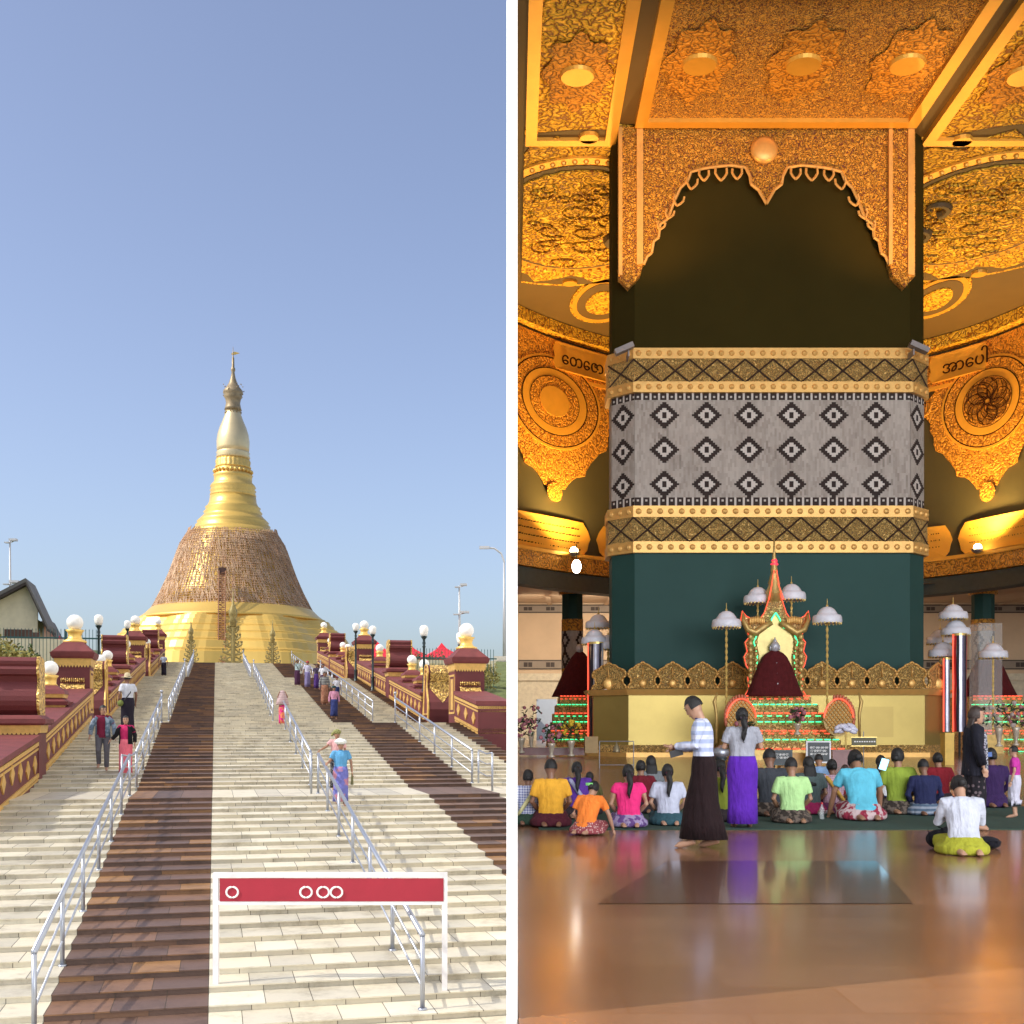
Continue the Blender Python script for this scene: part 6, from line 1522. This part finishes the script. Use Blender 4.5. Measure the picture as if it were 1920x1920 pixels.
seat(1735, 1429, 1530, 'broad person in navy blue sweater on the mat', C('navy cotton', (.018, .022, .07)), C('blue grey patterned longyi', (.08, .12, .18), (.25, .28, .34), 'stripe', 14), 'short', .08, skin=2, wide=1.15, sleeve='long')
seat(1763, 1416, 1508, 'person in dark red shirt behind the navy sweater', C('crimson cotton', (.20, .012, .02)), dk, 'bun', .12, skin=1)
seat(1862, 1408, 1515, 'person in dark purple shawl behind the woman in black, holding up a phone', C('dark purple cloth', (.035, .015, .07)), C('dark purple cloth', (.035, .015, .07)), 'bun', .06, skin=2, sleeve='long', arms={-1: ((-.22, .18, .36), (-.12, .30, .60))})
seat(1106, 1452, 1528, 'person in olive top peeking from behind the orange shirt', C('dull olive cotton', (.10, .09, .03)), dk, 'bun', .1)
seat(1538, 1418, 1496, 'person in pale blue shirt sitting before the white framed board', C('pale blue cotton', (.20, .32, .50)), dk, 'short', .12)
seat(1600, 1424, 1500, 'person in dusky plum top behind the light blue tee', C('dusky plum cotton', (.10, .04, .06)), dk, 'bun', .1)
# phone held by the white top / purple shawl
def phone(label, loc, rot, lit):
    t = thing('phone', label, 'phone', loc); m = MB(); m.box(-.037, .037, -.005, .005, -.075, .075); m.build('case', BLACK, t)
    m = MB(); m.box(-.034, .034, -.0062, -.0052, -.07, .07); m.build('screen', lit, t); t.rotation_euler = rot; return t
PH = emis('lit phone screen', (.35, .75, 1), 1.3)
phone('lit blue phone screen held up beside the white shawled person', W(1657, 1433, 17.2), (R(10), R(15), 0), PH); bpy.data.objects['phone'].scale = (1.6, 1.6, 1.2)
phone('blue cased phone held up by the person in the dark purple shawl', W(1851, 1415, 17.6), (0, R(85), 0), mat('blue phone case', (.05, .12, .35), .3))
# standing figures
p = fl(1320, 1590, 0)
def man_extra(t, T, Hp, A, Rl):
    pass
yb_ = p.y
H1 = (1590-1312)/F*yb_/1.61
man = person('standing young man in striped pale blue polo and dark brown longyi, reading his phone', p, R(72), H1, 'stand', .06, [C('pale blue striped polo', (.62, .65, .80), (.36, .42, .60), 'stripe', 11), C('navy collar', (.05, .05, .16))], C('dark brown longyi', (.016, .007, .008)), 0, 'short', sleeve='long', head=(0, .5), vox=.009, wide=1.0,
    arms={-1: ((-.20, .06, 1.12), (-.07, .31, 1.10)), 1: ((.20, .05, 1.10), (.05, .30, 1.08))}, hem=.10, legs={-1: [(-.09, 0, .88), (-.09, .06, .47), (-.09, .12, .07), (-.08, .26, .03)], 1: [(.09, 0, .88), (.09, -.01, .47), (.09, -.11, .07), (.11, .03, .03)]})
ph = W(1268, 1412, p.y - .02); phone('black phone held flat in the hands of the standing man', ph, (0, R(76), R(12)), BLACK)
p = fl(1392, 1553, 0)
person('standing woman with long black ponytail, grey blouse and bright purple skirt', p, R(-6), (1553-1336)/F*p.y/1.60, 'stand', .02, C('pale grey blouse', (.36, .37, .42)), C('bright purple skirt cloth', (.10, .02, .36)), 0, 'pony', sleeve='short', head=(.1, .1), vox=.009, wide=1.12, arms={-1: ((-.25, .04, 1.12), (-.12, .24, 1.12)), 1: ((.26, .04, 1.12), (.14, .24, 1.14))})
p = fl(1826, 1556, 0)
def jacket(t, T, Hp, A, Rl):
    m = MB()
    for k in (-1, 1):
        m.tube([T(k*.05, .05, .49), T(k*.08, .118, .38), T(k*.09, .125, .2), T(k*.10, .13, .0), T(k*.12, .13, -.14)], [.02, .03, .03, .03, .02], 6)
    m.build('jacket_edge', C('white patterned trim', (.45, .45, .5), (.03, .03, .04), 'floral', 60), t)
    m = MB(); n = 24; m.loft([[T(rx*cos(2*pi*j/n + 1.9), ry*sin(2*pi*j/n + 1.9), z) for j in range(20)] for z, rx, ry in [(-.16, .215, .16), (.0, .20, .145), (.2, .185, .135), (.36, .205, .14), (.455, .165, .115), (.50, .085, .078)]], cap=False, closed=False)
    for k in (-1, 1): m.tube([T(k*.07, 0, .46), T(k*.16, 0, .45), (T(k*.165, 0, .45)*.5 + A[k][0]*.5), A[k][0], A[k][1]*.9+A[k][0]*.1], [.085, .088, .078, .068, .06], 10)
    m.build('jacket', C('black jacket cloth', (.012, .012, .02)), t, smooth=True)
person('standing woman in black jacket over a magenta top, turning to the right', p, R(-112), (1556-1334)/F*p.y/1.60, 'stand', .0, C('magenta cotton', (.42, .02, .22)), C('black patterned skirt', (.014, .012, .016), (.12, .09, .10), 'dots', 14), 0, 'long', head=(0, .0), vox=.009, extra=jacket, hair_m=HAIRG, twist=.3)
p = fl(1903, 1534, 0)
person('small child in magenta vest and pale skirt at the right edge', p, R(60), (1534-1404)/F*p.y/1.60, 'stand', .0, C('child magenta cotton', (.5, .04, .30)), C('child pale skirt', (.55, .53, .62)), 0, 'short', hem=.42)
p = fl(1808, 1606, 0); p.y += .2; p.x = (1808-960)/F*p.y
w = person('person in loose white shirt kneeling alone on the bare floor, nearest the camera', p, R(-4), (1606-1459)/F*p.y/.86, 'kneel', .20, C('bright white shirt cloth', (.52, .54, .62)), C('yellow green longyi', (.34, .34, .03)), 0, 'bun', sleeve='long', head=(0, .45), vox=.009, wide=1.12, tail=-.15, arms={-1: ((-.24, .16, .34), (-.08, .34, .42)), 1: ((.24, .16, .34), (.08, .34, .42))})
q_ = fl(1764, 1590, 0); t = thing('shoulder_bag', 'black cloth bag lying beside the kneeling white shirt', 'bag', q_)
m = MB(); m.ball((0, 0, .10), .17, .12, .11, 14, 8); m.ball((.1, .03, .16), .10, .09, .08, 10, 6); m.tube([(-.12, 0, .1), (-.16, -.04, .22), (-.05, -.06, .24), (.1, -.02, .18)], .012, 6); fused(m, 'bag_body', C('black bag cloth', (.012, .012, .018)), t, .012)
q_ = fl(1860, 1592, 0); t = thing('shoulder_bag', 'flat black bag to the right of the kneeling white shirt', 'bag', q_)
m = MB(); m.ball((0, .1, .06), .13, .16, .07, 14, 8); m.tube([(-.1, 0, .06), (-.02, -.12, .1), (.1, 0, .08)], .012, 6); fused(m, 'bag_body', C('black bag cloth', (.012, .012, .018)), t, .012)
# ------------------------------------------------------------------ on the stairs (walking down: they face the camera)
SG = 'people on the stairway'
def onst(X, Yt, Yb, label, top, bot, face=pi, H=1.66, **kw):
    u, v, z = on_stair(X, Yb, .14); p = L(u, v, z); s = (Yb - Yt)/F*p.y/H
    return person(label, p, TH + face, s, 'stand', kw.pop('lean', 0), top, bot, kw.pop('skin', 1), kw.pop('hair', 'bun'), group=SG, vox=kw.pop('vox', .014), **kw)
step_legs = {-1: [(-.09, 0, .88), (-.10, .09, .48), (-.09, .03, .07), (-.10, .17, .03)], 1: [(.09, 0, .88), (.10, .10, .52), (.10, -.04, .16), (.11, .10, .10)]}
def denim(t, T, Hp, A, Rl):
    m = MB(); n = 24; m.loft([[T(rx*cos(2*pi*j/n + 1.95), ry*sin(2*pi*j/n + 1.95), z) for j in range(20)] for z, rx, ry in [(-.04, .195, .145), (.12, .180, .13), (.28, .19, .135), (.40, .19, .125), (.47, .13, .10)]], cap=False, closed=False)
    for k in (-1, 1): m.tube([T(k*.13, 0, .455), (T(k*.165, 0, .45)*.5 + A[k][0]*.5), A[k][0], A[k][1]*.85+A[k][0]*.15], [.08, .074, .062, .054], 10)
    o = m.build('open_jacket', kwj, t, smooth=True); o.modifiers.new('s', 'SOLIDIFY').thickness = .008
kwj = C('washed denim', (.13, .19, .26), (.28, .34, .42), 'floral', 9)
onst(192, 1329, 1451, 'young man in open denim jacket over a maroon shirt and grey jeans walking down', C('maroon shirt', (.20, .02, .05)), C('grey jeans', (.13, .125, .14)), trousers=True, hair='short', skin=0, legs=step_legs, vox=.010, extra=denim, arms={1: ((.27, .02, 1.12), (.31, .08, .88)), -1: ((-.27, 0, 1.12), (-.29, .1, .88))}, head=(.5, .1))
kwj = C('black cardigan', (.014, .013, .016))
onst(235, 1345, 1454, 'young woman in black cardigan and long coral pink skirt beside the denim jacket', C('dark pink top', (.55, .03, .13)), C('coral pink skirt', (.80, .17, .22)), hair='long', skin=0, vox=.010, extra=denim, arms={1: ((.26, -.03, 1.12), (.40, -.02, .98)), -1: ((-.25, .0, 1.12), (-.25, .06, .88))}, hem=.04)
straw = mat('straw hat', (.55, .45, .27), .8, 0, .2, 30, .4)
def satchel(mt, zz=-.05):
    def f(t, T, Hp, A, Rl):
        m = MB(); m.tube([T(.12, .10, .47), T(.0, .14, .25), T(-.15, .12, .02)], .014, 6); m.tube([T(.12, .08, .47), T(.02, -.14, .25), T(-.16, -.1, .02)], .014, 6); m.build('bag_strap', BLACK, t)
        m = MB(); m.ball(T(-.22, .02, -.06), .08, .13, .10, 12, 8); m.build('shoulder_bag', mt, t, smooth=True)
    return f
onst(239, 1270, 1377, 'man in white shirt, dark longyi and straw hat climbing up with a green bag', C('white travel shirt', (.62, .64, .70)), C('black longyi', (.018, .014, .025)), face=R(30), hair='short', extra=both(hat(straw), satchel(C('green cloth bag', (.16, .19, .05)))), skin=2, vox=.011, wide=1.08)
onst(307, 1226, 1268, 'person in grey blue top and black skirt climbing near the stair head', C('grey blue top', (.36, .40, .48)), C('black longyi', (.018, .014, .025)), face=0, hair='short', skin=2)
def shawl(t, T, Hp, A, Rl):
    m = MB(); c = C('dusty pink shawl', (.42, .27, .28), (.55, .42, .40), 'stripe', 12)
    m.loft([[Hp(0, 0, .17)*(1-f_) + T(0, 0, .1)*f_ + V((.05+.28*f_**.7)*cos(2*pi*j/20), (.05+.14*f_**.8)*sin(2*pi*j/20), 0) for j in range(20)] for f_ in (0, .12, .3, .5, .75, 1.0)], cap=False); o = m.build('raised_shawl', c, t, smooth=True); o.modifiers.new('s', 'SOLIDIFY').thickness = .01
onst(530, 1300, 1362, 'woman holding a dusty pink shawl over her head, in a bright magenta skirt', C('pale mauve top', (.45, .3, .33)), C('bright magenta skirt', (.72, .02, .22), (.75, .25, .1), 'floral', 9), extra=shawl, skin=1, arms={k: ((k*.26, .05, 1.38), (k*.16, .05, 1.6)) for k in (-1, 1)})
dkl = C('dark plum longyi', (.06, .02, .05)); 
onst(558, 1237, 1286, 'leftmost person of the upper group, in light shirt and dark longyi', C('light teal white shirt', (.42, .52, .52)), dkl, hair='short', skin=2, extra=satchel(C('white cloth bag', (.6, .58, .5))), arms={1: ((.27, .05, 1.25), (.15, .1, 1.5))})
onst(577, 1240, 1290, 'person in lavender clothes with a red cap in the upper group', C('pale lavender top', (.52, .50, .62)), C('lavender longyi', (.20, .17, .32)), hair='short', skin=2, extra=wrap(C('red cap cloth', (.45, .04, .06)), .10, 'cap', False))
onst(594, 1245, 1292, 'person in dark clothes between the lavender and white tops', C('dark grey purple top', (.07, .05, .09)), C('deep violet longyi', (.07, .03, .16)), hair='short', skin=2, extra=satchel(C('white cloth bag', (.6, .58, .5))))
onst(606, 1245, 1296, 'person in white shirt walking behind the striped shawl', C('white cotton shirt', (.64, .64, .68)), dkl, hair='short', skin=2)
onst(609, 1261, 1323, 'person in dark striped shawl and tan brown longyi in the upper group', C('striped shawl cloth', (.10, .10, .11), (.28, .28, .26), 'stripe', 12), C('tan brown longyi', (.34, .17, .10), (.24, .10, .06), 'floral', 12), hair='bun', skin=2, sleeve='long')
onst(632, 1270, 1318, 'person in white striped shirt with a maroon cap, holding the right handrail', C('white striped shirt', (.6, .6, .64), (.45, .45, .5), 'stripe', 16), C('navy longyi', (.02, .03, .10)), hair='short', skin=2, extra=wrap(C('maroon cap cloth', (.15, .02, .04)), .10, 'cap', False))
onst(627, 1289, 1351, 'woman in pink jacket, dark head wrap and deep blue longyi', C('dusty pink jacket', (.52, .24, .34)), C('deep blue longyi', (.03, .04, .14)), hair='short', skin=2, sleeve='long', extra=wrap(C('dark green wrap cloth', (.02, .05, .05)), .11, 'head_wrap', False), legs=step_legs, hem=.16)
onst(633, 1370, 1482, 'woman in pale pink blouse and green turban, behind the blue blouse', C('pale pink blouse', (.72, .40, .40)), C('black dotted longyi', (.02, .02, .03), (.5, .5, .5), 'dots', 40), hair='short', skin=1, vox=.010, extra=wrap(C('green patterned turban', (.16, .17, .06), (.38, .36, .14), 'floral', 30)), arms={1: ((.28, .06, 1.22), (.46, .12, 1.12))})
def whitehat(t, T, Hp, A, Rl):
    m = MB(); m.ball(Hp(0, 0, .08), .16, .15, .075, 18, 8); m.ball(Hp(.02, .0, .10), .11, .11, .075, 14, 8); fused(m, 'white_hat', C('white hat cloth', (.78, .80, .76)), t, .014)
    m = MB(); m.tube([V(*A[-1][1]) + V(0, .02, -.03), V(*A[-1][1]) + V(0, .02, -.32)], [.02, .04], 8); m.build('folded_bag', C('olive rolled cloth', (.18, .17, .08)), t)
onst(640, 1391, 1514, 'woman in blue blouse, violet longyi and floppy white hat, holding the handrail', C('sky blue blouse', (.12, .36, .62)), C('violet blue longyi', (.17, .18, .50), (.50, .22, .28), 'floral', 3.2), hair='short', skin=1, vox=.009, extra=whitehat, arms={1: ((.27, .05, 1.14), (.34, .20, 1.10)), -1: ((-.26, .02, 1.12), (-.28, .06, .86))}, legs=step_legs, hem=.12, wide=1.05)
